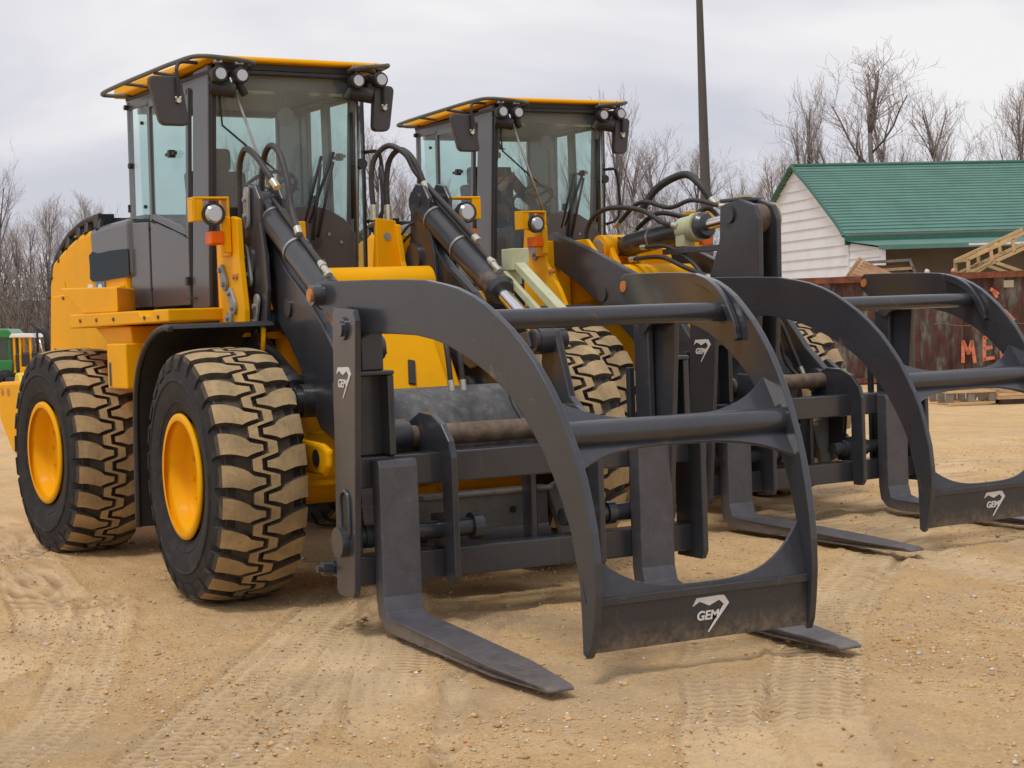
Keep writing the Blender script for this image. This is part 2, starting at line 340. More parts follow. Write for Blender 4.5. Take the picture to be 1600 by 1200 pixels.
def grapple(parent, M, gz=0.0):
    """carriage with two forks below and the curved clamp above; metric, x forward"""
    g = MB()
    # carriage bars
    for z0, z1 in ((.785, .955), (.255, .415)):
        g.box(1.60, 1.76, -.96, 1.20, z0, z1)
    # upright box posts at both ends and between
    for y0, y1 in ((-.97, -.93), (.93, .97)):
        g.box(1.60, 1.76, y0, y1, .415, 1.62)
    for y0, y1, yp in ((-.93, -.72, -.74), (1.03, 1.20, 1.18)):
        g.box(1.62, 1.66, y0, y1, .955, 1.40)         # recessed web
        g.box(1.60, 1.78, yp - .02, yp + .02, .957, 1.40)
        g.box(1.60, 1.79, y0, y1, 1.40, 1.425)
        g.box(1.62, 1.74, y0 + .04, y1 - .04, 1.425, 1.74)
    # ears / hanger plates that carry the hitch tube
    ear = [(1.30, .96), (1.36, 1.12), (1.50, 1.17), (1.66, 1.16), (1.78, 1.11), (1.87, 1.02), (1.90, .93), (1.90, .27), (1.87, .23), (1.78, .23), (1.76, .42), (1.60, .42), (1.60, .60), (1.77, .62), (1.77, .79), (1.55, .79), (1.35, .82)]
    for y in (-.43, .50):
        g.prism(ear, y - .02, y + .02)
    g.prism([(1.60, .97), (1.84, .97), (1.89, .92), (1.89, .26), (1.86, .21), (1.60, .21)], 1.19, 1.23)
    # back face stiffeners and lower pin shaft
    g.tube((1.70, -1.0, .52), (1.70, -.22, .52), .052, n=20); g.tube((1.70, .34, .52), (1.70, 1.10, .52), .052, n=20)
    for y in (-.40, .46, -.88, .66): g.tube((1.70, y - .025, .52), (1.70, y + .025, .52), .068, n=20)
    g.tube((1.70, -.25, .52), (1.70, -.19, .52), .078, n=20)
    for y in (-.62, .22, .98): g.box(1.48, 1.60, y - .02, y + .02, .26, .95)
    root = link('log_grapple', g, CHAR, parent, M, bevel=.008)
    # side plates
    for s in (-1, 1):
        m = MB()
        poly = [(1.57, .23), (1.60, .20), (1.80, .20), (1.83, .24), (1.98, 1.70), (1.95, 1.76), (1.69, 1.78), (1.66, 1.74)]
        m.prism(poly, s * .985, s * 1.02)
        m.tube((1.82, s * 1.015, 1.66), (1.82, s * 1.035, 1.66), .062, n=24); m.tube((1.82, s * 1.03, 1.66), (1.82, s * 1.05, 1.66), .042, n=20)
        # slot with raised rim and the pin in it
        m.tube((1.71, s * 1.01, .50), (1.71, s * 1.065, .50), .083, n=26)
        rim = [(1.745 + .062 * math.cos(a), s * 1.025, (.72 if math.sin(a) > 0 else .58) + .062 * math.sin(a)) for a in [i * PI / 9 for i in range(18)]]
        m.path(rim, .013, n=6, closed=True)
        m.tube((1.46, s * 1.0, .33), (1.46, s * 1.06, .33), .042, n=6); m.tube((1.46, s * .93, .33), (1.46, s * 1.09, .33), .022, n=10)
        m.box(1.44, 1.60, min(s * .95, s * .99), max(s * .95, s * .99), .28, .38)
        sp = link('side_plate', m, CHAR, root, M if False else (M or Matrix.Identity(4)), bevel=.005)
        h = MB()
        hp = [(1.745 + .045 * math.cos(a), (.72 if math.sin(a) > 0 else .58) + .045 * math.sin(a)) for a in [i * PI / 9 for i in range(18)]]
        h.prism(hp, s * 1.018, s * 1.0215); link('slot', h, BLK, root, M)
        b = MB(); b.box(1.495, 1.535, min(s * .93, s * .97), max(s * .93, s * .97), .28, 1.36); link('edge_bar', b, CHAR, root, M, bevel=.005)
    emblem(root, (M or Matrix.Identity(4)) @ Matrix(((.98, 0, 0, 1.80), (0, 0, -1, -1.0205), (0, 1, 0, 1.37), (0, 0, 0, 1))))
    # clamp arms, converging towards their tips
    k = .1636
    for s in (-1, 1):
        a = MB()
        a.prism(ARM, s * 1.0, s * .962, 'y', shear=-s * k, shear0=1.46)
        a.tube((1.46, s * .99, 1.85), (1.46, s * 1.06, 1.85), .058, n=22)
        # curved stiffening rib on the outside face near the shoulder (inside of the far arm)
        rib = [(2.56, 1.86), (2.70, 1.83), (2.83, 1.775), (2.93, 1.70), (3.00, 1.61), (3.04, 1.53)]
        P = [(x, s * (.955 - k * (x - 1.46)), z) for x, z in curve_pts([(x, z, 0) for x, z in rib], 3) and [(v[0], v[1]) for v in curve_pts([(x, z, 0) for x, z in rib], 3)]]
        RB = [(v[0], v[1]) for v in curve_pts([(x, z, 0) for x, z in rib], 3)]; W_ = .028; out_ = []; in_ = []
        for i in range(len(RB)):
            d_ = (Vector(RB[min(i + 1, len(RB) - 1)]) - Vector(RB[max(i - 1, 0)])).normalized(); nn = Vector((-d_.y, d_.x)) * (W_ if i < len(RB) - 2 else W_ * .6)
            out_.append(tuple(Vector(RB[i]) + nn)); in_.append(tuple(Vector(RB[i]) - nn))
        if s > 0: a.prism(out_ + in_[::-1], s * .962, s * .925, 'y', shear=-s * k, shear0=1.46)
        ao = link('clamp_arm', a, CHAR, root, M, bevel=.006)
        c = MB(); c.tube((1.46, s * 1.055, 1.85), (1.46, s * 1.075, 1.85), .036, n=20)
        c.cut(); c.tube((1.46, s * .965, 1.85), (1.46, s * .952, 1.85), .034, n=20); link('pivot_pin', c, ORPIN, root, M)
    yy = lambda x: 1.0 - k * (x - 1.46) - .02
    t = MB(); y = yy(2.84); t.tube((2.84, -y, 1.68), (2.84, y, 1.68), .052, n=28)
    for s in (-1, 1): t.tube((2.84, s * (y - .02), 1.68), (2.84, s * (y), 1.68), .068, .074, n=24)
    link('cross_tube', t, CHAR, root, M)
    t = MB(); y = yy(3.46); t.tube((3.47, -y, 1.13), (3.47, y, 1.13), .064, n=28)
    for s in (-1, 1): t.tube((3.47, s * (y - .02), 1.13), (3.47, s * y, 1.13), .08, .086, n=24)
    link('cross_tube', t, CHAR, root, M)
    # concave web plate carried by the middle tube; plane follows the arms
    w = MB(); A0 = Vector((3.26, 0, 1.30)); A1 = Vector((3.575, 0, .93)); d = (A1 - A0).normalized(); nrm = Vector((-d.z, 0, d.x))
    mid = Vector((3.455, 0, 1.12)); tot = (A1 - A0).length; hm = (mid - A0).length
    N = 24
    for sgn in (1, -1):
        pa = []; pb = []
        for i in range(N + 1):
            q = -1 + 2 * i / N; y = q * .665
            e = abs(q) ** 3.0
            dist = (.075 + (hm + .03 - .075) * e) if sgn < 0 else (.085 + (tot - hm - .085) * e)
            yv = y if abs(q) < 1 else y
            inner = mid + d * (.0 * sgn); outer = mid + d * (dist * sgn)
            wy = q * (1 - k * (inner.x - 1.46) - .025); oy = q * (1 - k * (outer.x - 1.46) - .025)
            pa.append(Vector((inner.x, wy, inner.z))); pb.append(Vector((outer.x, oy, outer.z)))
        for off0, off1 in ((-.010, .010),):
            vs = [p + nrm * off0 for p in pa] + [p + nrm * off0 for p in pb] + [p + nrm * off1 for p in pa] + [p + nrm * off1 for p in pb]
            M1 = N + 1; fs = []
            for i in range(N):
                fs += [(i, i + 1, M1 + i + 1, M1 + i), (2 * M1 + i, 3 * M1 + i, 3 * M1 + i + 1, 2 * M1 + i + 1), (M1 + i, M1 + i + 1, 3 * M1 + i + 1, 3 * M1 + i), (i, 2 * M1 + i, 2 * M1 + i + 1, i + 1)]
            fs += [(0, M1, 3 * M1, 2 * M1), (N, 2 * M1 + N, 3 * M1 + N, M1 + N)]
            w.add(vs, fs)
    link('web_plate', w, CHAR, root, M, bevel=.003)
    # bottom plate: flat lower board with ridge, concave upper edge
    b = MB()
    b.add([(3.69, -.625, .36), (3.69, .625, .36), (3.675, .62, .135), (3.675, -.62, .135), (3.665, -.625, .36), (3.665, .625, .36), (3.645, .62, .135), (3.645, -.62, .135)],
          [(0, 1, 2, 3), (7, 6, 5, 4), (0, 4, 5, 1), (3, 2, 6, 7), (0, 3, 7, 4), (1, 5, 6, 2)])
    b.box(3.655, 3.705, -.622, .622, .352, .388)
    vs = []
    for i in range(N + 1):
        q = -1 + 2 * i / N; y = q * .645; e = abs(q) ** 3.2; zt = .405 + .27 * e; xt = 3.672 - .085 * e
        vs += [(3.675, y, .375), (xt, y, zt), (xt - .02, y, zt), (3.655, y, .375)]
    fs = []
    for i in range(N):
        o = i * 4
        for j in range(4): fs.append((o + j, o + (j + 1) % 4, o + 4 + (j + 1) % 4, o + 4 + j))
    fs += [(0, 1, 2, 3), (N * 4 + 3, N * 4 + 2, N * 4 + 1, N * 4)]
    b.add(vs, fs)
    bp = link('bottom_plate', b, CHAR_DIRTY, root, M, bevel=.003)
    emblem(root, (M or Matrix.Identity(4)) @ Matrix(((0, 0, 1, 3.686), (1, 0, 0, .035), (0, 1, .06, .252), (0, 0, 0, 1))))
    # the two forks
    for y0, yaw in ((-.755, -.060), (.885, -.075)):
        f = MB(); hw = .115
        side = [(1.765, .94), (1.86, .94), (1.875, .90), (1.875, .20), (1.905, .115), (1.97, .10), (2.6, .085), (3.3, .062), (3.80, .045), (3.84, .035), (3.84, .022), (3.3, .012), (2.0, .012), (1.86, .03), (1.785, .09), (1.765, .19)]
        n = len(side)
        def wd(x): return hw if x < 3.35 else hw * (1 - .42 * ((x - 3.35) / .49) ** 1.6)
        vs = []
        for sg in (-1, 1):
            for x, z in side:
                hy = wd(x) if x > 1.9 else hw
                vs.append((x, y0 + sg * hy + yaw * max(0, x - 1.85), z + gz * 0))
        b_ = len(f.v)
        fs = [(i, (i + 1) % n, n + (i + 1) % n, n + i) for i in range(n)]
        # side faces as quads between top and bottom chains
        f.add(vs, fs + [list(range(n))[::-1], list(range(n, 2 * n))])
        f.box(1.755, 1.79, y0 - hw * .96, y0 + hw * .96, .80, .945) if False else None
        link('fork', f, FORKM, root, M, bevel=.010)
    # weld-on hook behind each fork
    return root
CHAR_DIRTY = mat('charcoal_paint_scuffed', (.039, .040, .047), .38, coat=.12, var=.18, scale=4, dust=.45, dustcol=(.17, .14, .115), dustbias=.55, bump=.14, bscale=90, stretch=(1, 1, .25), scratch=.45, mud=(.12, .26))
FORKM = mat('fork_paint', (.085, .082, .095), .40, var=.2, scale=6, dust=.5, dustcol=(.19, .17, .165), dustbias=.57, scratch=.6, bump=.15, bscale=80, mud=(.0, .10))

# ---------------------------------------------------------------- one hydraulic ram
def ram(parent, name, p0, p1, frac, r=.085, rod=.042, M=None, bands=(), eye=True, hoses=True):
    p0 = Vector(p0); p1 = Vector(p1); d = p1 - p0; L = d.length; u = d / L; e = p0 + u * (L * frac)
    m = MB()
    m.tube((p0.x, p0.y - .05, p0.z), (p0.x, p0.y + .05, p0.z), .088, n=20)
    m.tube(p0 + u * .02, p0 + u * .12, r * .8, r, n=24); m.tube(p0 + u * .12, e, r, n=28)
    m.tube(e - u * .02, e + u * .05, r * 1.0, r * 1.16, n=26); m.tube(e + u * .05, e + u * .08, r * 1.16, r * .9, n=26)
    o = link(name, m, ARMM, parent, M, bevel=.003)
    k = MB(); k.tube(e + u * .07, p1 - u * .04, rod, n=20); link('rod', k, CHROME, o, M)
    if eye:
        k = MB(); k.tube((p1.x, p1.y - .055, p1.z), (p1.x, p1.y + .055, p1.z), .078, n=22); k.tube(p1 - u * .11, p1, .05, n=16); link('rod_eye', k, ARMM, o, M)
    if bands:
        k = MB()
        for t in bands:
            k.cut(); c = p0 + u * (L * t); k.tube(c - u * .011, c + u * .011, r + .007, n=28)
        link('band', k, STEEL, o, M)
    if hoses:
        k = MB(); w = Vector((0, 0, 1)); w = (w - u * w.dot(u)).normalized()
        k.path([p0 + u * .15 + w * (r + .025), p0 + u * .18 + w * (r + .02), e - u * .1 + w * (r + .02), e - u * .03 + w * (r + .01)], .016, n=8)
        link('feed_pipe', k, HOSE, o, M)
        k = MB(); q = e - u * .17 + w * (r + .02); k.tube(q, q + u * .16 - w * .005, .022, n=8); k.tube(q + u * .03, q + u * .06, .028, n=6); k.tube(q + u * .13 - w * .03, q + u * .13 + w * .01, .026, n=6)
        link('pipe_fitting', k, ZINC, o, M)
    return o
def hose(parent, pts, r=.019, M=None, fit=True, name='hose'):
    m = MB(); P = curve_pts(pts, 7); m.path(P, r, n=10); o = link(name, m, HOSE, parent, M)
    if fit:
        k = MB()
        for a, b in ((P[0], P[1]), (P[-1], P[-2])):
            k.cut(); u = (b - a).normalized(); k.tube(a - u * .02, a + u * .045, r * 1.3, n=8)
        link('hose_fitting', k, ZINC, o, M)
    return o

# ---------------------------------------------------------------- cab (rear frame coordinates)
def cab(parent, M, B=False):
    Y0, Y1 = -.72, .60
    XT, XB = -1.33, -1.50       # front top / front bottom
    c = MB()
    # floor, rear wall frame, sill
    c.prism([(-2.98, 1.66), (XB + .02, 1.66), (XB + .02, 1.83), (-2.98, 1.83)], Y0 + .02, Y1 - .02)
    root = link('cab', c, BLK, parent, M, bevel=.01)
    fr = MB()
    # A pillars (wide, grey), lean forward at the top
    for s, y0, y1 in ((-1, Y0, Y0 + .035), (1, Y1 - .07, Y1)):
        if s < 0: fr.prism([(-1.80, 1.83), (XB, 1.83), (XT - .015, 3.52), (-1.62, 3.50)], y0, y1)
        else: fr.prism([(-1.82, 1.83), (-1.74, 1.83), (-1.58, 3.47), (-1.66, 3.47)], y0, y1)
        fr.prism([(-2.98, 1.83), (-2.93, 1.83), (-2.88, 3.44), (-2.93, 3.44)], y0, y1)            # rear corner post
        fr.prism([(-2.56, 1.83), (-2.50, 1.83), (-2.46, 3.45), (-2.52, 3.45)], y0 + .01, y1 - .01)     # B post
        fr.prism([(-2.95, 3.38), (-1.35, 3.38), (-1.36, 3.47), (-2.95, 3.47)], y0 + .005, y1 - .005)        # header
    for y in (Y0, Y1):      # dark gasket along front edge
        pass
    fr.box(-2.97, -2.90, Y0 + .1, Y1 - .07, 3.36, 3.44); fr.box(-2.97, -2.90, Y0 + .1, Y1 - .07, 1.83, 2.45)     # rear wall
    fr.box(-2.93, -2.39, Y1 - .06, Y1 - .03, 1.83, 3.42); fr.box(-2.14, -2.02, Y1 - .06, Y1 - .03, 1.83, 3.42)      # far side posts
    fr.box(-1.56, -1.40, Y0 + .10, Y1 - .07, 3.36, 3.45)      # front header behind the glass
    link('cab_frame', fr, CABG, root, M, bevel=.012)
    # roof
    r = MB()
    zt = 3.595
    def ring(x0, x1, y0, y1, z, f=0): return [(x0, y0, z), (x0, y1, z), (x1, y1, z + f), (x1, y0, z + f)]
    lv = [ring(-2.93, -1.33, Y0 + .01, Y1 - .01, 3.475, .055), ring(-3.06, -1.24, Y0 - .06, Y1 + .05, 3.485, .055), ring(-3.05, -1.25, Y0 - .05, Y1 + .04, 3.572, .002), ring(-2.9, -1.36, Y0 + .06, Y1 - .07, zt, -.012)]
    vs = [v for g in lv for v in g]; fs = [(3, 2, 1, 0), (12, 13, 14, 15)]
    for k in range(3):
        for i in range(4): fs.append((k * 4 + i, k * 4 + (i + 1) % 4, k * 4 + 4 + (i + 1) % 4, k * 4 + 4 + i))
    r.add(vs, fs); link('roof', r, YEL, root, M, bevel=.018, seg=3)
    rb = MB(); rb.box(-2.94, -1.27, Y0 - .005, Y1 + .005, 3.452, 3.482); link('roof_seal', rb, BLK, root, M, bevel=.008)
    # grab rail loops round the roof
    g = MB()
    for s, yb in ((-1, Y0), (1, Y1)):
        yo = yb + s * (.20 if s < 0 else .10)
        P = curve_pts([(-2.80, yb + s * .02, 3.48), (-2.92, yb + s * .12, 3.49), (-2.90, yo, 3.50), (-2.5, yo + s * .01, 3.515), (-2.0, yo, 3.53), (-1.5, yo - s * .02, 3.545), (-1.20, yo - s * .07, 3.55), (-1.12, yb - s * .08, 3.53), (-1.16, yb - s * .26, 3.515), (-1.25, yb - s * .27, 3.50)], 5)
        g.path(P, .016, n=8)
        for x in (-2.45, -1.85): g.tube((x, yo, 3.52), (x + .03, yb + s * .02, 3.50), .013, n=8)
        g.cut()
    link('grab_rail', g, RAIL, root, M)
    # door (near side) and the rear quarter
    for s, yb in ((-1, Y0), (1, Y1)):
        yo = yb + s * .012; yi = yb + s * -.02
        a, b = min(yo, yi), max(yo, yi)
        d = MB()
        outer = [(-2.53, 1.86), (-1.82, 1.86), (-1.655, 3.40), (-2.49, 3.40)]
        d.prism([(-2.53, 1.86), (-1.815, 1.86), (-1.795, 2.33), (-2.515, 2.50)], a, b)        # lower panel
        for q in ([(-2.515, 2.50), (-2.47, 2.515), (-2.44, 3.40), (-2.49, 3.40)], [(-1.84, 2.36), (-1.795, 2.33), (-1.69, 3.40), (-1.735, 3.40)],
                  [(-2.49, 3.40), (-1.69, 3.40), (-1.70, 3.35), (-2.485, 3.35)], [(-2.47, 2.515), (-1.84, 2.36), (-1.835, 2.41), (-2.465, 2.56)]):
            d.prism(q, a, b)
        do = link('door', d, CABG, root, M, bevel=.005)
        q = MB(); q.prism([(-2.46, 2.565), (-1.838, 2.415), (-1.74, 3.345), (-2.43, 3.345)], (a + b) / 2 - .003, (a + b) / 2 + .003); link('door_glass', q, GLS, root, M)
        h = MB(); h.box(-2.10, -1.93, min(yb + s * .012, yb + s * .04), max(yb + s * .012, yb + s * .04), 2.36 if False else 2.95, 2.975, 0); h.box(-2.03, -1.99, min(yb, yb + s * .05), max(yb, yb + s * .05), 2.935, 2.99)
        link('door_handle', h, BLK, root, M, bevel=.004)
        p = MB(); p.prism([(-2.96, 1.86), (-2.57, 1.86), (-2.555, 2.50), (-2.935, 2.52)], a, b); link('quarter_panel', p, CABG, root, M, bevel=.006)
        q = MB(); q.prism([(-2.93, 2.55), (-2.56, 2.53), (-2.52, 3.37), (-2.87, 3.37)], (a + b) / 2 - .003, (a + b) / 2 + .003); qo = link('quarter_window', q, GLS, root, M)
        if s < 0:
            q = MB(); q.cut(); q.tube((-2.86, yb, 2.95), (-2.86, yb - .03, 2.95), .022, n=10); q.cut(); q.tube((-2.60, yb, 3.25), (-2.60, yb - .02, 3.25), .014, n=8); q.cut(); q.tube((-2.60, yb, 2.62), (-2.60, yb - .02, 2.62), .014, n=8)
            q.tube((-2.9, yb, 3.40), (-2.9, yb - .03, 3.40), .02, n=8)
            for z in (2.0, 2.45): q.cut(); q.tube((-2.535, yb, z), (-2.535, yb - .02, z), .012, n=8)
            link('latch', q, BLK, root, M)
            q = MB(); q.box(-1.84, -1.80, yb - .03, yb, 2.0, 2.06); q.box(-1.90, -1.70, yb - .012, yb - .008, 1.90, 1.912); q.cut(); q.box(-2.965, -2.95, yb - .01, yb + .02, 2.60, 2.66); link('hinge', q, BLK, root, M)
    # windscreen: main pane and far curved corner pane
    XTg, XBg = -1.335, -1.495
    def pane(name, pts, mat_, t=.006):
        m = MB(); P = [Vector(p) for p in pts]; nr = (P[1] - P[0]).cross(P[2] - P[0]).normalized() * t
        n = len(P); m.add(P + [p + nr for p in P], [list(range(n))[::-1], list(range(n, 2 * n))] + [(i, (i + 1) % n, n + (i + 1) % n, n + i) for i in range(n)])
        return link(name, m, mat_, root, M)
    xz = lambda z: XBg + (XTg - XBg) * (z - 1.83) / (3.46 - 1.83)
    ya, yb_ = Y0 + .045, .43
    pane('windscreen', [(xz(1.84), ya, 1.84), (xz(1.84), yb_, 1.84), (xz(3.50), yb_, 3.50), (xz(3.50), ya, 3.50)], GLW)
    pane('corner_glass', [(xz(1.9), yb_ + .012, 1.9), (xz(1.9) - .24, Y1 + .06, 1.9), (xz(3.49) - .20, Y1 - .02, 3.49), (xz(3.49), yb_ + .012, 3.49)], GLS)
    k = MB()       # black surround and visor strip
    k.prism([(xz(1.83) + .004, 1.83), (xz(1.83) + .02, 1.83), (xz(3.46) + .02, 3.46), (xz(3.46) + .004, 3.46)], Y0 + .012, Y0 + .046)
    k.prism([(xz(3.49) + .006, 3.49), (xz(3.49) + .03, 3.49), (xz(3.53) + .03, 3.53), (xz(3.53) + .006, 3.53)], Y0 + .05, yb_ + .02)
    k.path([(xz(1.9) - .25, Y1 + .065, 1.85), (xz(2.7) - .23, Y1 + .03, 2.7), (xz(3.46) - .21, Y1 - .015, 3.49)], .017, n=6)
    k.prism([(xz(1.83) + .004, 1.83), (xz(1.83) + .012, 1.83), (xz(3.46) + .012, 3.46), (xz(3.46) + .004, 3.46)], yb_ - .006, yb_ + .016)
    link('glazing_seal', k, BLK, root, M)
    # lower front panel with arched top
    k = MB(); arc = [(-.42, 1.84), (-.42, 2.16), (-.36, 2.32), (-.26, 2.45), (-.12, 2.53), (.05, 2.55), (.20, 2.52), (.33, 2.45), (.425, 2.34), (.425, 1.84)]
    base = len(k.v); n = len(arc)
    vs = [(xz(z) + .015, y, z) for y, z in arc] + [(xz(z) + .035, y, z) for y, z in arc]
    k.add(vs, [list(range(n))[::-1], list(range(n, 2 * n))] + [(i, (i + 1) % n, n + (i + 1) % n, n + i) for i in range(n)])
    link('front_panel', k, CABG, root, M, bevel=.006)
    k = MB()
    for y, z in ((-.02, 2.30), (.20, 2.34), (.16, 2.15), (.02, 2.18), (.25, 2.05), (.30, 2.28)): k.tube((xz(z) + .03, y, z), (xz(z) + .045, y, z), .012, n=8)
    link('bolt', k, STEEL, root, M)
    # wipers
    for (y0, z0, y1, z1, rb, ze) in ((.10, 2.28, .22, 2.86, .22, 2.93), (.06, 2.26, .12, 2.84, .10, 2.9)):
        k = MB(); x0 = xz(z0) + .05; x1 = xz(z1) + .05
        k.tube((xz(z0), y0, z0), (x0 + .02, y0, z0), .035, n=12); k.path([(x0, y0, z0), (x1 + .01, y1, z1)], .011, n=6)
        k.path([(xz(z0 + .12) + .03, y0 - .06, z0 + .14), (xz(ze) + .03, y1 + .02, ze)], .012, n=6)
        link('wiper', k, BLK, root, M)
    k = MB(); k.path([(xz(2.5) + .025, .40, 2.45), (xz(3.2) + .025, .385, 3.22)], .013, n=6); k.tube((xz(2.83), .47, 2.85), (xz(2.83) + .05, .47, 2.85), .04, n=12)
    k.path([(xz(2.8) + .04, .46, 2.84), (xz(2.83) + .04, .39, 2.84)], .01, n=6); link('wiper', k, BLK, root, M)
    # slanting guard rods in front of the glass
    k = MB(); k.path([(xz(3.42) + .09, -.60, 3.42), (xz(2.4) + .30, -.30, 2.42)], .010, n=8); link('tie_rod', k, STEEL, root, M)
    k = MB(); k.path([(xz(3.3) + .06, .40, 3.36), (xz(2.2) + .07, .42, 2.15)], .008, n=6); link('tie_rod', k, STEEL, root, M)
    k = MB(); k.path([(xz(3.4) + .02, -.66, 3.40), (xz(3.15) + .02, -.63, 3.10), (xz(2.7) - .02, -.02, 2.66)], .008, n=6); link('cable', k, BLK, root, M)
    # work lamps
    for y, z, s in ((-.70, 3.435, -1), (-.54, 3.43, -1), (.37, 3.43, 1), (.56, 3.445, 1)):
        k = MB(); x = -1.22
        rr = [(x - .05, .038), (x - .03, .054), (x + .03, .058), (x + .045, .052)]
        for (xa, ra), (xb, rb_) in zip(rr, rr[1:]): k.tube((xa, y, z), (xb, y, z), ra, rb_, n=20, caps=True)
        k.box(x - .02, x + .01, y - .012, y + .012, z + .06, z + .10); k.tube((x - .04, y, z - .03), (x - .06, y + .06 * -s, z - .12), .03, n=8)
        lo = link('work_lamp', k, BLK, root, M)
        q = MB(); q.tube((x + .040, y, z), (x + .050, y, z), .043, .039, n=20); link('lens', q, LENS, root, M)
        q = MB(); q.tube((x, y - .03, z + .085), (x, y + .03, z + .085), .012, n=6); q.tube((x, y - .02, z + .09), (x, y - .02, z + .12), .008, n=6); link('lamp_bracket', q, STEEL, root, M)
    k = MB()
    for s in (-1, 1):
        yc = -.62 if s < 0 else .46
        k.cut(); k.tube((-1.30, yc - .10, 3.36), (-1.24, yc + .05, 3.33), .055, n=12)
    link('lamp_wiring', k, BLK, root, M)
    # mirrors on arms
    for s, yc in ((-1, -1.05), (1, .60)):
        k = MB(); x = -1.27; w = .118 if s < 0 else .082; zc = 3.245; hz_ = .012
        pts = []
        for (cx, cz, a0) in ((w - .04, .115 + hz_, 0), (-w + .04, .115 + hz_, 90), (-w + .05, -.115 - hz_, 180), (w - .05, -.115 - hz_, 270)):
            for j in range(4):
                a = R_(a0 + j * 30); dz_ = cz + .04 * math.sin(a); pts.append((yc + cx + .04 * math.cos(a) + s * (.20 if s < 0 else .12) * dz_, zc + dz_))
        k.prism(pts, x - .03, x + .03, 'x')
        mo = link('mirror', k, MBACK, root, M, bevel=.012)
        g_ = MB(); g_.prism([((p[0] - yc) * .88 + yc, (p[1] - zc) * .9 + zc) for p in pts], x - .036, x - .031, 'x'); link('mirror_glass', g_, MIRR, root, M)
        q = MB(); yy = yc + (.05 if s < 0 else 0)
        q.path(curve_pts([(x + .045, yy, zc - .02), (x + .05, yy, zc + .15), (x + .04, yy, zc + .22), (x, yc - s * .10, zc + .27), (x, yc - s * .22, zc + .27)], 4), .013, n=8); link('mirror_arm', q, BLK, root, M)
        q = MB(); q.tube((x + .03, yy, zc), (x + .06, yy, zc), .018, n=8); q.tube((x + .04, yy - .02, zc + .02), (x + .055, yy + .02, zc + .02), .01, n=6); link('mirror_clamp', q, ZINC, root, M)
    # side hand rail on the far side
    k = MB(); k.path(curve_pts([(-1.60, Y1 + .02, 2.96), (-1.57, Y1 + .12, 2.96), (-1.55, Y1 + .14, 2.85), (-1.55, Y1 + .15, 2.6), (-1.57, Y1 + .12, 2.48), (-1.60, Y1 + .02, 2.44)], 4), .014, n=8); link('hand_rail', k, BLK, root, M)
    # inside: seat, column, wheel, console
    k = MB(); k.box(-2.55, -2.05, -.34, .16, 2.02, 2.32); k.prism([(-2.66, 2.25), (-2.48, 2.25), (-2.62, 2.90), (-2.75, 2.90)], -.36, .12)
    k.box(-2.78, -2.66, -.26, .02, 2.90, 3.08); k.box(-2.6, -2.2, -.45, -.36, 2.45, 2.52); k.box(-2.6, -2.2, .18, .27, 2.45, 2.52); k.box(-2.5, -2.1, -.25, .08, 1.84, 2.02)
    link('seat', k, SEAT, root, M, bevel=.04, seg=3)
    k = MB(); cw = Vector((-1.80, -.07, 2.70)); ax = Vector((-.55, 0, .83)).normalized(); a = ax.orthogonal().normalized(); b = ax.cross(a)
    k.path([cw + (a * math.cos(2 * PI * i / 24) + b * math.sin(2 * PI * i / 24)) * .20 for i in range(24)], .014, n=8, closed=True)
    for i in range(3): k.tube(cw, cw + (a * math.cos(2 * PI * i / 3) + b * math.sin(2 * PI * i / 3)) * .20, .012, n=6)
    k.tube(cw, cw - ax * .12, .03, n=10); k.tube(cw - ax * .1, (-1.58, -.07, 1.9), .05, .07, n=10); k.box(-1.72, -1.58, -.14, 0, 2.45, 2.62)
    link('steering_wheel', k, BLK, root, M)
    k = MB(); k.box(-2.5, -1.8, .28, .50, 1.84, 2.42); k.tube((-1.95, .36, 2.4), (-1.93, .36, 2.62), .012, n=8); k.tube((-1.93, .36, 2.6), (-1.93, .36, 2.66), .025, n=8); k.tube((-2.1, .40, 2.4), (-2.08, .40, 2.6), .012, n=8)
    k.tube((-1.56, -.04, 3.20), (-1.545, -.04, 3.20), .068, n=24)       # round convex mirror hanging from the roof
    k.tube((-1.56, -.04, 3.2), (-1.56, -.04, 3.4), .008, n=6)
    link('console', k, INT, root, M, bevel=.02)
    k = MB(); k.box(-2.90, -2.86, -.62, .10, 2.40, 2.46); k.box(-2.92, -2.6, Y0 + .06, Y1 - .06, 1.84, 2.2); k.box(-2.90, -1.5, Y0 + .10, Y1 - .08, 3.40, 3.45); link('lining', k, INT, root, M, bevel=.02)
    q = MB(); q.box(-2.945, -2.939, Y0 + .10, Y1 - .07, 2.45, 3.36); link('rear_window', q, GLS, root, M)
    return root

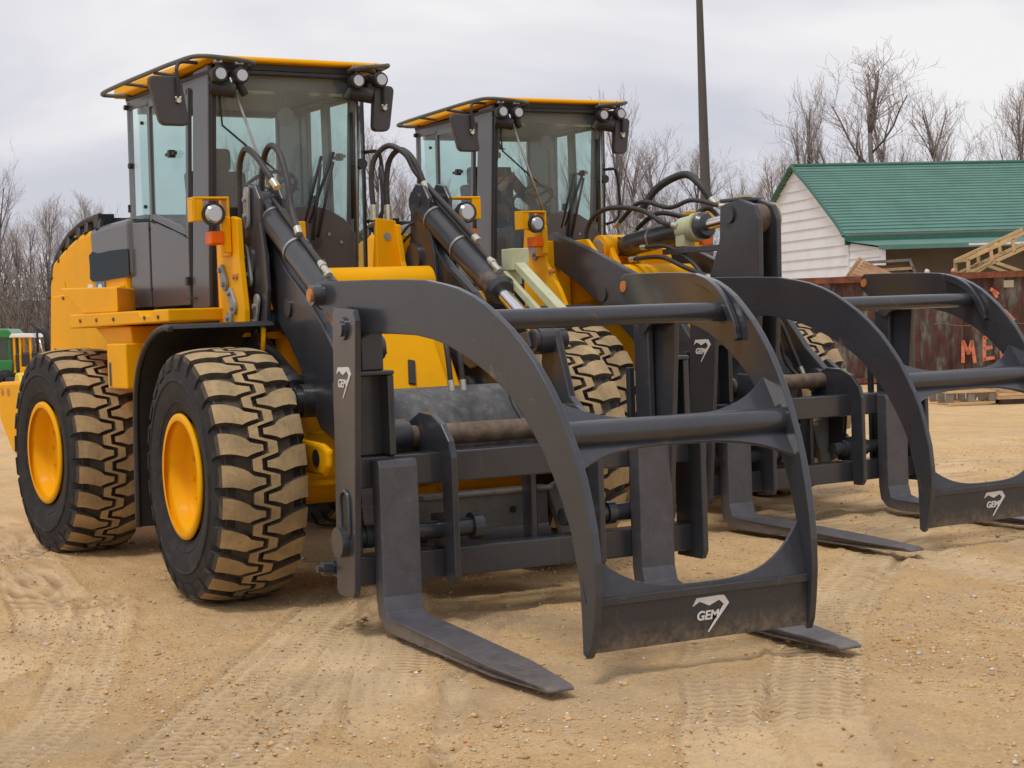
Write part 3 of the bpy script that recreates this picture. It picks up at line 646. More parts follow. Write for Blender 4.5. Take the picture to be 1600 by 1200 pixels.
# ---------------------------------------------------------------- the loaders
WB = 3.2116
def loader(label, loc, rz, art, zbar, tread, upf=0.0, upr=0.0, wscale=1.0, gz=0.0, shr=0.0):
    t = thing('wheel_loader', label, 'wheel loader', loc, rz, None)
    F = Matrix.Translation((0, 0, upf))
    Rm = Matrix.Translation((-WB / 2, 0, upr)) @ Matrix.Rotation(art, 4, 'Z') @ Matrix.Translation((WB / 2, shr, 0))
    I = Matrix.Identity(4)
    zc = .775 * wscale
    # wheels
    k = 0
    for x, FM in ((0, I), (-WB, Matrix.Translation((-WB / 2, 0, 0)) @ Matrix.Rotation(art, 4, 'Z') @ Matrix.Translation((WB / 2, 0, 0)))):
        for sg in (-1, 1):
            k += 1
            wheel(t, FM @ Matrix.Translation((x, sg * 1.12, zc)), sg, tread, wscale, .37 * k)
    # --- front frame
    m = MB()
    m.box(-.20, .22, -.84, .84, .66, .90, 0, F)                                 # axle beam
    m.tube((0, -.86, .77), (0, .86, .77), .23, n=26, M=F); m.tube((0, -.95, .77), (0, -.5, .77), .28, .20, n=26, M=F); m.tube((0, .5, .77), (0, .95, .77), .20, .28, n=26, M=F)
    # nose: sloping front with side facets
    ns = [(-.45, -.38, 1.0), (-.45, .38, 1.0), (.42, .34, 1.0), (.42, -.34, 1.0), (-.45, -.38, 2.0), (-.45, .38, 2.0), (-.12, .22, 2.0), (-.12, -.22, 2.0), (.42, .16, 1.05), (.42, -.16, 1.05)]
    body = [(-1.25, .62), (.20, .66), (.46, .85), (.46, 1.22), (.20, 1.62), (-.05, 1.88), (-.25, 1.98), (-1.05, 1.98), (-1.25, 1.7)]
    m.prism(body, -.20, .26, M=F)
    m.prism([(-1.25, .6), (.10, .6), (.30, .9), (.26, 1.2), (.0, 1.58), (-.3, 1.8), (-1.2, 1.7)], -.40, .44, M=F)
    m.tube((-.22, -.42, 1.93), (-.22, .44, 1.93), .125, n=28, M=F)                  # yellow cross tube between the towers
    m.box(.16, .26, -.26, .22, .50, .62, 0, F)
    root = link('front_frame', m, YEL, t, None, bevel=.015)
    q = MB(); q.box(-.02, .0, 0, .02, 0, .15)
    sl = Matrix.Translation((.372, .02, 1.36)) @ Matrix.Rotation(R_(-34), 4, 'Y') @ Matrix.Rotation(R_(-14), 4, 'X'); q = MB(); q.box(-.004, .012, -.02, .025, -.09, .09, 0, F @ sl); link('slot', q, BLK, root)
    q = MB()
    q.tube((.56, -.725, .875), (.56, -.718, .875), .055, n=18, M=F)
    link('hole', q, BLK, root)
    q = MB(); q.prism([(.10, .80), (.30, .77), (.66, .77), (.74, .83), (.74, .93), (.62, .965), (.30, .975), (.10, 1.0)], -.72, -.67, M=F); link('tow_lug', q, YEL, root, bevel=.02)
    # towers: two plates a side
    for s in (-1, 1):
        m = MB()
        if zbar:
            outer = [(-1.02, 1.60), (-.30, 1.60), (-.45, 1.85), (-.66, 2.10), (-.74, 2.42), (-.98, 2.46), (-1.02, 2.2)]
        else:
            outer = [(-.86, 1.62), (-.42, 1.62), (-.42, 1.80), (-.48, 2.12), (-.50, 2.40), (-.60, 2.42), (-.84, 2.40), (-.88, 2.1)]
        m.prism(outer, s * .80, s * .76, M=F)
        inn = [(-1.15, 1.60), (-.40, 1.60), (-.48, 1.86), (-.62, 2.10), (-.68, 2.36), (-1.05, 2.40), (-1.12, 2.1)]
        if not zbar:
            m.prism(inn, s * .46, s * .42, M=F)
            a_, b_ = (.24, .46) if s > 0 else (-.46, -.24); m.prism([(.27, 1.62), (.62, 1.62), (.56, 1.9), (.43, 2.39), (.28, 2.41)] if s > 0 else [(-.46, 1.62), (-.24, 1.62), (-.24, 2.39), (-.46, 2.39)], -.72, -.70, 'x', M=F)
        else: m.prism([(-1.05, 1.60), (-.2, 1.60), (-.3, 1.86), (-.42, 2.14), (-.6, 2.30), (-.9, 2.30), (-1.02, 2.1)], s * .40, s * .36, M=F)
        m.box(-1.0, -.84, min(s * .42, s * .78), max(s * .42, s * .78), 1.6, 2.3, 0, F)
        # lamp hood: open-fronted folded bracket
        yc = s * .93; yl, yr = yc - .125, yc + .125
        m.box(-.74, -.61, yl, yr, 2.535, 2.552, 0, F)
        yo = yl if s < 0 else yr
        m.box(-.74, -.61, min(yo, yo - s * .018), max(yo, yo - s * .018), 2.39, 2.538, 0, F)
        m.box(-.63, -.612, min(yo, yo - s * .07), max(yo, yo - s * .07), 2.39, 2.538, 0, F)
        yi = yr if s < 0 else yl
        m.box(-.78, -.61, min(yi, yi + s * .018), max(yi, yi + s * .018), 2.16, 2.538, 0, F)
        m.box(-.62, -.60, min(yi, yi + s * .06), max(yi, yi + s * .06), 2.18, 2.42, 0, F)
        to = link('tower', m, YEL, t, None, bevel=.006)
        m = MB(); m.tube((-.72, yc - s * .005, 2.435), (-.62, yc - s * .005, 2.435), .045, .070, n=24, M=F); m.tube((-.62, yc - s * .005, 2.435), (-.575, yc - s * .005, 2.435), .076, .076, n=24, M=F); lm = link('headlight', m, BLK, to)
        m = MB(); m.tube((-.577, yc - s * .005, 2.435), (-.560, yc - s * .005, 2.435), .063, .047, n=24, M=F); link('headlight_lens', m, LENS, to)
        m = MB(); m.box(-.72, -.585, yc - .02, yc + .075, 2.235, 2.325, 0, F); link('indicator', m, ORL, to, bevel=.012)
        m = MB()      # pin retaining plates, bolts
        for (x, z) in (((-.78, 2.02), (-.62, 1.86), (-.70, 1.70)) if not zbar else ((-.84, 2.22), (-.62, 1.78))):
            A = R_(-60 if x != -.70 else 85)
            pts = [(x + .055 * math.cos(a) + .04 * math.cos(A), z + .055 * math.sin(a) + .04 * math.sin(A)) for a in [A - PI / 2 + i * PI / 8 for i in range(9)]]
            pts += [(x + .04 * math.cos(a) - .06 * math.cos(A), z + .04 * math.sin(a) - .06 * math.sin(A)) for a in [A + PI / 2 + i * PI / 8 for i in range(9)]]
            m.prism(pts, s * .80, s * .822, M=F)
            for w_ in (.05, -.06): m.tube((x + w_ * math.cos(A), s * .82, z + w_ * math.sin(A)), (x + w_ * math.cos(A), s * .84, z + w_ * math.sin(A)), .018, n=8, M=F)
        link('pin_plate', m, PLATE, to, bevel=.004)
        m = MB()
        for dx in (-.03, .03): m.tube((-.56 + dx, s * .80, 2.02), (-.56 + dx, s * .815, 2.02), .014, n=8, M=F)
        m.box(-.61, -.51, min(s * .80, s * .806), max(s * .80, s * .806), 2.0, 2.04, 0, F)
        link('bolt', m, ORPIN, to)
    # --- lift arms
    if not zbar:
        BOOM = [(-.74, 2.24), (-.66, 2.35), (-.52, 2.32), (-.12, 2.04), (.22, 1.86), (.45, 1.70), (.66, 1.52), (.95, 1.30), (1.25, 1.16), (1.45, 1.06), (1.43, .94), (1.2, .92), (.85, .92), (.55, .98), (.36, 1.04), (.18, 1.22), (.05, 1.42), (-.14, 1.58), (-.36, 1.74), (-.55, 1.98), (-.72, 2.10)]
    else:
        BOOM = [(-1.0, 2.24), (-.97, 2.35), (-.86, 2.38), (-.30, 2.20), (.25, 2.00), (.60, 1.86), (.90, 1.62), (1.2, 1.3), (1.45, 1.10), (1.43, .95), (1.2, .95), (.95, 1.05), (.62, 1.25), (.35, 1.38), (.0, 1.62), (-.4, 1.86), (-.80, 2.06), (-.96, 2.12)]
    ys = .575 if not zbar else .555
    for s in (-1, 1):
        m = MB(); m.prism(BOOM, s * (ys - .035), s * (ys + .035), M=F)
        if not zbar:
            m.tube((.20, s * (ys - .1), 1.21), (.20, s * (ys + .1), 1.21), .105, n=24, M=F)
            # raised edge strip and pivot bosses
            m.tube((-.57, s * (ys - .06), 2.18), (-.57, s * (ys + .06), 2.18), .10, n=22, M=F)
        m.tube((1.36, s * (ys - .09), 1.03), (1.36, s * (ys + .09), 1.03), .10, n=22, M=F)
        m.tube((-.1, s * (ys + .03), 1.80), (-.1, s * (ys + .05), 1.80), .06, n=16, M=F)
        bo = link('lift_arm', m, ARMM, t, None, bevel=.012)
        # lift ram below the arm
        p1 = (.20, s * (ys + .085), 1.21); p0 = (-.85, s * (ys + .085), 1.66)
        ram(t, 'lift_ram', p0, p1, .80, .092, .05, M=F, hoses=False)
        m = MB(); m.prism([(.20 + .07 * math.cos(a), 1.21 + .07 * math.sin(a)) for a in [i * PI / 10 for i in range(20)]], s * (ys + .145), s * (ys + .165), M=F)
        for dx in (-.03, .035): m.tube((.20 + dx, s * (ys + .165), 1.21 + dx * .6), (.20 + dx, s * (ys + .185), 1.21 + dx * .6), .017, n=8, M=F)
        link('pin_plate', m, PLATE, bo, bevel=.004)
    m = MB(); m.tube((.80, -.54, .99), (.80, .54, .99), .29, n=40, M=F); link('torsion_tube', m, GREYD, t, bevel=.01)
    if not zbar:
        for s in (-1, 1):
            ly = s * .665; LX = .07
            m = MB()
            lev = [(-.48, 2.61), (-.40, 2.52), (-.41, 2.36), (-.34, 2.14), (-.32, 1.92), (-.36, 1.72), (-.46, 1.62), (-.58, 1.66), (-.64, 1.84), (-.76, 2.02), (-.79, 2.14), (-.72, 2.26), (-.70, 2.44), (-.70, 2.56), (-.60, 2.63)]
            lev = [(x + LX, z) for x, z in lev]
            for dy in (.0, .155): m.prism(lev, ly - s * dy, ly - s * (dy - .035), M=F)
            m.tube((-.57, ly - s * .18, 2.11), (-.57, ly + s * .045, 2.11), .115, n=24, M=F)
            m.tube((-.53, ly - s * .17, 2.50), (-.53, ly + s * .03, 2.50), .085, n=22, M=F)
            m.tube((-.43, ly - s * .17, 1.72), (-.43, ly + s * .03, 1.72), .075, n=20, M=F)
            lo = link('lever', m, ARMM, t, None, bevel=.010)
            m = MB()
            for (x, z, A, ln) in ((-.55, 2.09, R_(-72), .10), (-.52, 2.47, R_(86), .09), (-.43, 1.77, R_(66), .09)):
                pts = [(x + .048 * math.cos(a) + ln * math.cos(A), z + .048 * math.sin(a) + ln * math.sin(A)) for a in [A - PI / 2 + i * PI / 8 for i in range(9)]]
                pts += [(x + .048 * math.cos(a) - ln * math.cos(A), z + .048 * math.sin(a) - ln * math.sin(A)) for a in [A + PI / 2 + i * PI / 8 for i in range(9)]]
                m.prism(pts, ly + s * .046, ly + s * .064, M=F)
                for w_ in (.6, -.6): m.tube((x + w_ * ln * math.cos(A), ly + s * .06, z + w_ * ln * math.sin(A)), (x + w_ * ln * math.cos(A), ly + s * .082, z + w_ * ln * math.sin(A)), .017, n=8, M=F)
            link('pin_plate', m, PLATE, lo, bevel=.004)
            ram(t, 'tilt_ram', (-.58, s * .585, 2.50), (1.12, s * .585, 1.54), .64, .092, .046, M=F, bands=(.13, .36))
            # lower link from lever to hitch
            m = MB(); m.prism([(-.50, 1.66), (-.44, 1.76), (.35, 1.50), (1.10, 1.60), (1.14, 1.50), (.30, 1.36)], s * .50, s * .47, M=F); link('link_bar', m, ARMM, t, None, bevel=.01)
    else:
        # single central ram and bell-crank
        m = MB(); m.prism([(-.95, 2.02), (-.45, 2.02), (-.56, 2.18), (-.62, 2.30), (-.72, 2.34), (-.82, 2.30)], -.16, -.10, M=F); m.prism([(-.95, 2.02), (-.45, 2.02), (-.56, 2.18), (-.62, 2.30), (-.72, 2.34), (-.82, 2.30)], .10, .16, M=F)
        m.tube((-.69, -.20, 2.23), (-.69, .20, 2.23), .11, n=24, M=F); m.box(-1.1, -.2, -.22, .22, 1.95, 2.06, 0, F)
        lo = link('ram_bracket', m, YEL, t, None, bevel=.012)
        m = MB(); m.tube((-.69, -.215, 2.23), (-.69, -.20, 2.23), .075, n=22, M=F); link('pin_plate', m, ZINC, lo)
        ram(t, 'tilt_ram', (-.60, 0, 2.23), (1.12, 0, 2.40), .66, .10, .05, M=F, bands=(.28,), hoses=False)
        m = MB(); m.tube((.30, 0, 2.32), (.47, 0, 2.336), .112, n=24, M=F); m.tube((.47, 0, 2.336), (.53, 0, 2.342), .125, n=24, M=F); m.box(.30, .42, -.10, .02, 2.18, 2.38, 0, F); link('masking_wrap', m, CREAM, t, bevel=.006)
        m = MB(); m.box(.15, .95, -.13, -.09, 2.12, 2.17, 0, F); link('guide_rail', m, ARMM, t, bevel=.005)
        m = MB()
        lev = [(1.00, 2.48), (1.24, 2.52), (1.42, 2.46), (1.47, 2.34), (1.46, 1.9), (1.40, 1.2), (1.28, .9), (1.05, .92), (.86, 1.4), (.84, 1.92), (.98, 2.20)]
        for a, b in ((-.17, -.11), (.03, .08)): m.prism(lev, a, b, M=F)
        m.tube((1.12, -.19, 2.40), (1.12, .10, 2.40), .07, n=22, M=F)
        m.box(.99, 1.24, -.17, .08, 2.502, 2.535, 0, F)
        lo = link('bell_crank', m, ARMM, t, None, bevel=.012)
        m = MB(); m.tube((1.28, -.10, 2.36), (1.28, .12, 2.36), .12, n=26, M=F); link('crank_boss', m, RUST, lo, bevel=.008)
        m = MB(); m.box(1.16, 1.24, -.12, -.02, 2.536, 2.555, 0, F); m.tube((1.28, .122, 2.36), (1.28, .132, 2.36), .135, n=26, M=F); link('masking_strip', m, CREAM, lo)
    # --- quick hitch
    m = MB()
    m.tube((1.44, -.52, 1.03), (1.44, .60, 1.03), .062, n=24, mi=0, M=F)
    hi = link('hitch_tube', m, RUST, t)
    m = MB()
    for y in (-.73, .62): m.prism(([(1.05, 1.62), (1.18, 1.60)] if not zbar else [(1.18, 1.10), (1.25, 1.16)]) + [(1.34, 1.2), (1.52, 1.08), (1.56, .95), (1.50, .45), (1.32, .40), (1.22, .9)] + ([(1.0, 1.4)] if not zbar else []), y, y + .05, M=F); m.cut()
    for y in ((-.61, .61) if not zbar else ()): m.tube((1.12, y - .11, 1.54), (1.12, y + .11, 1.54), .07, n=20, M=F); m.cut()
    m.tube((1.44, -.62, 1.03), (1.44, -.50, 1.03), .09, n=22, M=F); m.cut(); m.tube((1.44, -.38, 1.03), (1.44, -.36, 1.03), .09, n=22, M=F)
    link('hitch_plate', m, ARMM, hi, bevel=.01)
    m = MB(); m.box(1.30, 1.36, -.42, .44, .45, .65, 0, F); m.box(1.30, 1.44, -.42, .44, .652, .68, 0, F); m.prism([(.442, .66), (.62, .74), (.62, .34), (.54, .34)], 1.30, 1.36, 'x', M=F)
    link('hitch_beam', m, mat('worn_grey_steel', (.19, .18, .165), .6, var=.35, scale=7, dust=.5, dustcol=(.10, .08, .07), bump=.2, scratch=.5), hi, bevel=.01)
    m = MB(); m.tube((1.362, .20, .55), (1.366, .20, .55), .022, n=12, M=F); m.tube((.95, -.2, .3), (.95, .6, .3), .16, n=18, M=F); m.box(.6, 1.0, -.4, .6, .35, .6, 0, F); link('belly_guard', m, BLK, hi, bevel=.02)
    for y, xx in ((-.05, .06), (.03, .06)):
        hose(t, [(.60, y + .06, 1.75), (.92, y + .03, 1.66), (1.06, y, 1.50), (1.10, y, 1.28)], .017, F)
    hose(t, [(1.02, .26, 1.5), (1.16, .28, 1.38), (1.22, .30, 1.18), (1.46, .28, 1.02)], .016, F)
    grapple(t, Matrix.Translation((0, 0, gz)), 0)
    # --- hoses over the towers
    if not zbar:
        hose(t, [(-.80, -.66, 2.10), (-.82, -.66, 2.50), (-.80, -.66, 2.76), (-.68, -.66, 2.87), (-.52, -.65, 2.82), (-.36, -.63, 2.70), (-.28, -.60, 2.60)], .021, F)
        hose(t, [(-.60, -.60, 2.2), (-.62, -.58, 2.55), (-.56, -.57, 2.80), (-.42, -.57, 2.87), (-.26, -.57, 2.80), (-.14, -.57, 2.62), (-.05, -.58, 2.42), (.1, -.6, 2.27)], .021, F)
        hose(t, [(-.78, .30, 2.46), (-.80, .30, 2.70), (-.78, .33, 2.84), (-.70, .40, 2.91), (-.60, .48, 2.84), (-.54, .52, 2.72), (-.42, .58, 2.58), (-.1, .585, 2.40), (.25, .585, 2.20)], .020, F)
        hose(t, [(-.78, .41, 2.46), (-.79, .41, 2.66), (-.76, .43, 2.82), (-.66, .47, 2.88), (-.56, .52, 2.80), (-.46, .56, 2.60)], .020, F)
        hose(t, [(-1.02, .50, 2.62), (-1.10, .50, 2.80), (-1.04, .48, 2.5), (-1.16, .48, 2.2)], .012, F, fit=False)
        hose(t, [(-.62, .68, 2.14), (-.58, .70, 2.4), (-.60, .50, 2.36), (-.75, .44, 2.22), (-.92, .42, 2.12)], .010, F, fit=False)
        hose(t, [(-.62, .70, 2.16), (-.54, .71, 2.38), (-.62, .52, 2.30), (-.78, .44, 2.16), (-.90, .42, 2.10)], .010, F, fit=False)
        m = MB(); m.box(-1.0, -.84, -.74, -.60, 2.30, 2.50, 0, F); m.box(-1.02, -.9, -.60, -.52, 2.38, 2.44, 0, F); link('valve_block', m, BLK, t, bevel=.008)
        m = MB(); m.tube((-.78, .30, 2.40), (-.78, .30, 2.50), .03, n=12, M=F); m.cut(); m.tube((-.78, .41, 2.40), (-.78, .41, 2.50), .03, n=12, M=F); link('port_fitting', m, ZINC, t, bevel=.004)
        m = MB(); m.tube((-.699, .36, 2.28), (-.696, .36, 2.28), .028, n=16, M=F); link('bore', m, PLATE, t)
        m = MB(); m.box(.40, .56, .68, .80, 1.99, 2.13, 0, F); m.box(.41, .47, .69, .79, 1.90, 1.99, 0, F); link('indicator_block', m, CREAM, t, bevel=.006)
        m = MB(); m.prism([(.46, 2.04), (.50, 2.07), (1.16, 1.70), (1.14, 1.64)], .70, .77, M=F); m.prism([(.42, 1.96), (.46, 1.99), (1.05, 1.66), (1.03, 1.61)], .66, .69, M=F); link('indicator_bar', m, CREAM, t, bevel=.005)
    else:
        hose(t, [(-.85, -.25, 2.1), (-.78, -.25, 2.42), (-.55, -.22, 2.56), (-.15, -.14, 2.53), (.15, -.12, 2.40), (.32, -.1, 2.36)], .022, F)
        hose(t, [(-.55, -.1, 2.42), (-.25, -.05, 2.60), (.1, 0, 2.53), (.3, .1, 2.58), (.6, .2, 2.50)], .020, F)
        hose(t, [(-.35, .0, 2.50), (-.2, .1, 2.72), (.05, .2, 2.82), (.25, .2, 2.74), (.4, .25, 2.55)], .034, F)
        hose(t, [(-.5, .05, 2.36), (-.2, .1, 2.50), (.1, .2, 2.45), (.3, .3, 2.5), (.5, .35, 2.2), (.7, .35, 1.9)], .022, F)
        hose(t, [(-.2, -.2, 2.1), (.2, -.18, 2.1), (.5, -.16, 2.0), (.8, -.12, 1.9)], .020, F)
        hose(t, [(-.1, -.15, 2.2), (.25, -.12, 2.18), (.6, -.1, 1.98), (.9, -.1, 1.6), (1.15, -.2, 1.25), (1.42, .2, 1.05)], .018, F)
        hose(t, [(1.0, .32, 1.62), (1.12, .34, 1.5), (1.22, .36, 1.3), (1.3, .40, 1.1)], .018, F)
    # --- mudguard over the front wheels (carried by the rear frame), black rubber edge
    for s in (-1, 1):
        m = MB(); pr = [(-.02, 1.69), (-.12, 1.70), (-.35, 1.67), (-.58, 1.58), (-.76, 1.44), (-.86, 1.25), (-.90, 1.0), (-.92, .7), (-.94, .38)]
        P = [(p.x, p.y) for p in curve_pts([(a, b, 0) for a, b in pr], 3)]
        vs = []
        for yy in (s * .74, s * 1.42):
            for off in (0, .022):
                for x, z in P: vs.append((x - off * .7, yy, z + (off if x > -.7 else off * .2)))
        n = len(P)
        fs = []
        for i in range(n - 1): fs += [(i, i + 1, 2 * n + i + 1, 2 * n + i), (n + i, 3 * n + i, 3 * n + i + 1, n + i + 1), (i, n + i, n + i + 1, i + 1), (2 * n + i, 2 * n + i + 1, 3 * n + i + 1, 3 * n + i)]
        fs += [(0, 2 * n, 3 * n, n), (n - 1, 2 * n - 1, 4 * n - 1, 3 * n - 1)]
        m.add(vs, fs, 0, False, F)
        # rolled edge lip
        m.path([(x, s * 1.42, z) for x, z in P], .022, n=6, M=F)
        link('mudguard', m, BLK, t, bevel=.004)
        m = MB(); m.path([(-.06, s * .80, 1.68), (-.10, s * .80, 1.50), (-.30, s * .78, 1.35)], .016, n=8, M=F); link('mudguard_stay', m, YEL, t)
    # --- rear frame: bonnet, shelves, counterweight
    m = MB()
    side = [(-4.95, 1.10), (-2.98, 1.10), (-2.98, 1.66), (-3.00, 2.30), (-3.74, 2.30), (-3.80, 2.52), (-4.10, 2.49), (-4.45, 2.40), (-4.76, 2.30), (-4.86, 2.10), (-4.95, 1.50)]
    m.prism(side, -.75, .66, M=Rm)
    bo = link('bonnet', m, YEL, t, bevel=.05, seg=3)
    m = MB(); m.prism([(-2.90, 2.09), (-3.765, 2.09), (-3.80, 2.522), (-3.42, 2.545), (-2.90, 2.56)], -.757, .667, M=Rm); link('bonnet_top', m, CABG, bo, bevel=.05, seg=3)
    m = MB(); q = [(-2.92, 2.105), (-3.30, 2.10), (-3.50, 2.092), (-3.74, 2.095), (-3.80, 2.12), (-3.79, 2.22), (-3.80, 2.31), (-3.72, 2.335), (-3.60, 2.315), (-3.3, 2.325), (-2.92, 2.32)]
    m.prism(q, -.763, -.7595, M=Rm); link('side_panel', m, PATCH, bo)
    m = MB(); m.box(-3.68, -3.47, -.7615, -.7585, 2.035, 2.085, 0, Rm); link('warning_decal', m, [simple('decal_blue', (.06, .22, .42))], bo)
    m = MB(); m.prism([(-3.575 + .045 * math.cos(a), 2.040 + .032 * math.sin(a)) for a in [i * PI / 8 for i in range(9)]], -.7635, -.762, M=Rm); m.cut(); m.box(-3.88, -3.76, -.7555, -.7525, 2.045, 2.075, 0, Rm); link('decal_mark', m, WHITE, bo)
    m = MB()     # black curved grille on the back of the bonnet
    gp = [(-3.66, 2.615), (-3.95, 2.60), (-4.15, 2.57), (-4.42, 2.50), (-4.63, 2.40), (-4.82, 2.26), (-4.92, 2.10)]
    G_ = [(p.x, p.y) for p in curve_pts([(a, b, 0) for a, b in gp], 3)]
    for yy in (-.70, .61): m.path([(x, yy, z) for x, z in G_], .032, n=6, M=Rm)
    for i in range(0, len(G_), 3):
        x, z = G_[i]; m.tube((x, -.70, z), (x + .05, -.735, z - .11), .032, n=6, M=Rm); m.box(x - .02, x + .02, -.70, .61, z - .05, z - .01, 0, Rm)
    m.prism([(G_[0][0], G_[0][1] - .06)] + [(x, z - .075) for x, z in G_] + [(-4.7, 2.0), (-3.8, 2.2)], -.60, .51, M=Rm); m.box(-3.74, -3.62, -.735, -.60, 2.53, 2.635, 0, Rm); m.box(-3.72, -2.95, -.60, .50, 2.55, 2.585, 0, Rm)
    link('rear_grille', m, BLK, bo, bevel=.006)
    m = MB(); m.prism([(-4.80, 1.30), (-4.45, 1.30), (-4.40, 2.0), (-4.45, 2.12), (-4.78, 2.10)], -.756, -.7525, M=Rm); link('service_panel', m, YEL, bo)
    m = MB()     # shelf, sloping panel, tank
    m.prism([(-2.95, 1.72), (-.98, 1.74), (-.98, 1.825), (-1.25, 1.825), (-1.30, 1.79), (-1.48, 1.79), (-1.52, 1.825), (-2.95, 1.825)], -1.24, -.76, M=Rm)
    tp = [(-3.28, -1.20, 2.035), (-2.02, -1.20, 2.005), (-2.74, -.79, 2.005), (-3.28, -.79, 2.035)]; bt = [(-2.75, -1.20, 1.826), (-2.02, -1.20, 1.826), (-2.74, -.79, 1.826), (-2.9, -.79, 1.826)]
    m.add(tp + bt, [(0, 1, 2, 3), (7, 6, 5, 4), (0, 4, 5, 1), (1, 5, 6, 2), (2, 6, 7, 3), (3, 7, 4, 0)], M=Rm)
    m.prism([(-4.7, 1.2), (-4.68, 2.0), (-3.05, 2.043), (-2.98, 1.72), (-1.6, 1.72), (-1.6, .80), (-4.4, .80)], -.80, -.752, M=Rm)
    m.prism([(-2.62, 1.718), (-1.9, 1.718), (-1.78, 1.28), (-1.95, 1.28), (-2.1, 1.50)], -1.16, -.80, M=Rm)
    m.box(-2.12, -1.74, -1.26, -.80, 1.28, 1.60, 0, Rm)
    m.prism([(-2.95, 1.72), (-.98, 1.74), (-.98, 1.825), (-2.95, 1.825)], .66, 1.14, M=Rm)
    m.prism([(-4.7, 1.2), (-4.68, 2.0), (-3.05, 2.043), (-2.98, 1.72), (-1.6, 1.72), (-1.6, .80), (-4.4, .80)], .662, .71, M=Rm)
    so_ = link('side_platform', m, YEL, t, bevel=.010)
    m = MB()
    for x in (-2.7, -2.35, -2.0, -1.4, -1.15): m.cut(); m.tube((x, -1.2405, 1.775), (x, -1.250, 1.775), .014, n=8, M=Rm)
    for x, z in ((-4.35, 1.98), (-3.95, 1.55), (-4.6, 1.55), (-3.2, 1.86)): m.cut(); m.tube((x, -.81 if x < -3.1 and z < 1.9 else -.80, z), (x, -.815, z), .014, n=8, M=Rm)
    link('bolt', m, RUST, so_)
    m = MB(); m.box(-2.075, -2.04, -1.264, -1.261, 1.30, 1.46, 0, Rm); link('vent_slot', m, BLK, so_)
    m = MB(); m.box(-2.082, -2.033, -1.2625, -1.2605, 1.29, 1.47, 0, Rm); link('slot_label', m, PLATE, so_)
    m = MB(); m.prism([(-5.25, 1.28), (-4.55, 1.30), (-4.55, .55), (-4.95, .70), (-5.25, .95)], -1.12, 1.05, M=Rm); cw = link('counterweight', m, YEL, t, bevel=.03)
    m = MB()
    for x, z in ((-5.12, 1.20), (-4.95, 1.20)): m.cut(); m.tube((x, -1.125, z), (x, -1.118, z), .035, n=14, M=Rm)
    m.box(-5.1, -4.85, -1.124, -1.1205, .98, 1.10, 0, Rm) if False else None
    link('hole', m, ORPIN, cw)
    m = MB(); m.box(-3.0, -1.0, -.45, .40, .55, 1.60, 0, Rm); m.tube((-WB, -.9, .77), (-WB, .8, .77), .2, n=20, M=Rm); m.box(-1.75, -1.0, -.72, .60, 1.35, 1.655, 0, Rm); link('chassis', m, BLK, t, bevel=.02)
    cab(t, Rm, zbar)
    return t
def build_loaders():
    a = loader('yellow wheel loader in front, log grapple with orange lever pins, nobody in its cab', (0, 0, 0), 0, .0914, False, TAN)
    b = loader('yellow wheel loader behind, with a person in its cab and one ram above the bonnet', (-2.42, 3.727, 0.0), .0785, -.05, True, TAN, .05, .10, 1.05, .012, -.11)
    return a, b
LA, LB = build_loaders()

# ---------------------------------------------------------------- ground: one sheet, finer near the camera
import numpy as np
def vnoise(x, y, seed=0):
    xi = np.floor(x).astype(np.int64); yi = np.floor(y).astype(np.int64); fx = x - xi; fy = y - yi
    fx = fx * fx * (3 - 2 * fx); fy = fy * fy * (3 - 2 * fy)
    def h(a, b):
        v = (a * 374761393 + b * 668265263 + seed * 1442695041) & 0x7fffffff
        v = ((v ^ (v >> 13)) * 1274126177) & 0x7fffffff
        return ((v ^ (v >> 16)) & 0xffff) / 65535.0
    return (h(xi, yi) * (1 - fx) + h(xi + 1, yi) * fx) * (1 - fy) + (h(xi, yi + 1) * (1 - fx) + h(xi + 1, yi + 1) * fx) * fy
TRACKS = [  # polyline, half width, rib length, depth
    ([(5.6, -3.9), (3.95, -2.74), (2.3, -1.69), (-.73, .25), (-3.4, 2.0), (-7, 4.4)], .20, .085, .020),
    ([(5.9, -3.45), (4.9, -2.95), (2.6, -1.45), (1.2, -.62), (-2.0, 1.6)], .16, .07, .016),
    ([(7.0, -3.2), (4.44, -1.98), (2.97, -1.33), (1.71, -.73), (-1, .3)], .19, .075, .020),
    ([(6.3, -2.9), (4.55, -1.80), (3.62, -1.30), (2.9, -.92), (2.3, -.5), (1.8, .2)], .05, .3, .020),
    ([(7.4, -2.0), (5.22, -.90), (4.4, -.36), (3.3, .36), (1.6, 1.9)], .20, .09, .022),
    ([(7.5, -1.6), (5.41, -.60), (4.08, .34), (2.6, 1.6), (.2, 4.1), (-4, 8.4)], .22, .09, .020),
    ([(3.0, -4.6), (.9, -2.5), (-2.0, -1.95), (-6, -1.4)], .24, .10, .018),
    ([(1.2, -3.2), (-2.2, -2.3), (-6, -2.0)], .22, .10, .016),
    ([(4.8, -4.2), (3.1, -3.0), (1.2, -2.3), (-.6, -1.75)], .16, .08, .014),
    ([(4.0, 5.6), (1.2, 4.4), (-2.2, 5.2), (-6.0, 8.0)], .24, .1, .018),
    ([(5.4, 3.6), (2.6, 3.1), (-1.6, 4.4), (-6.0, 7.2)], .24, .1, .018)]
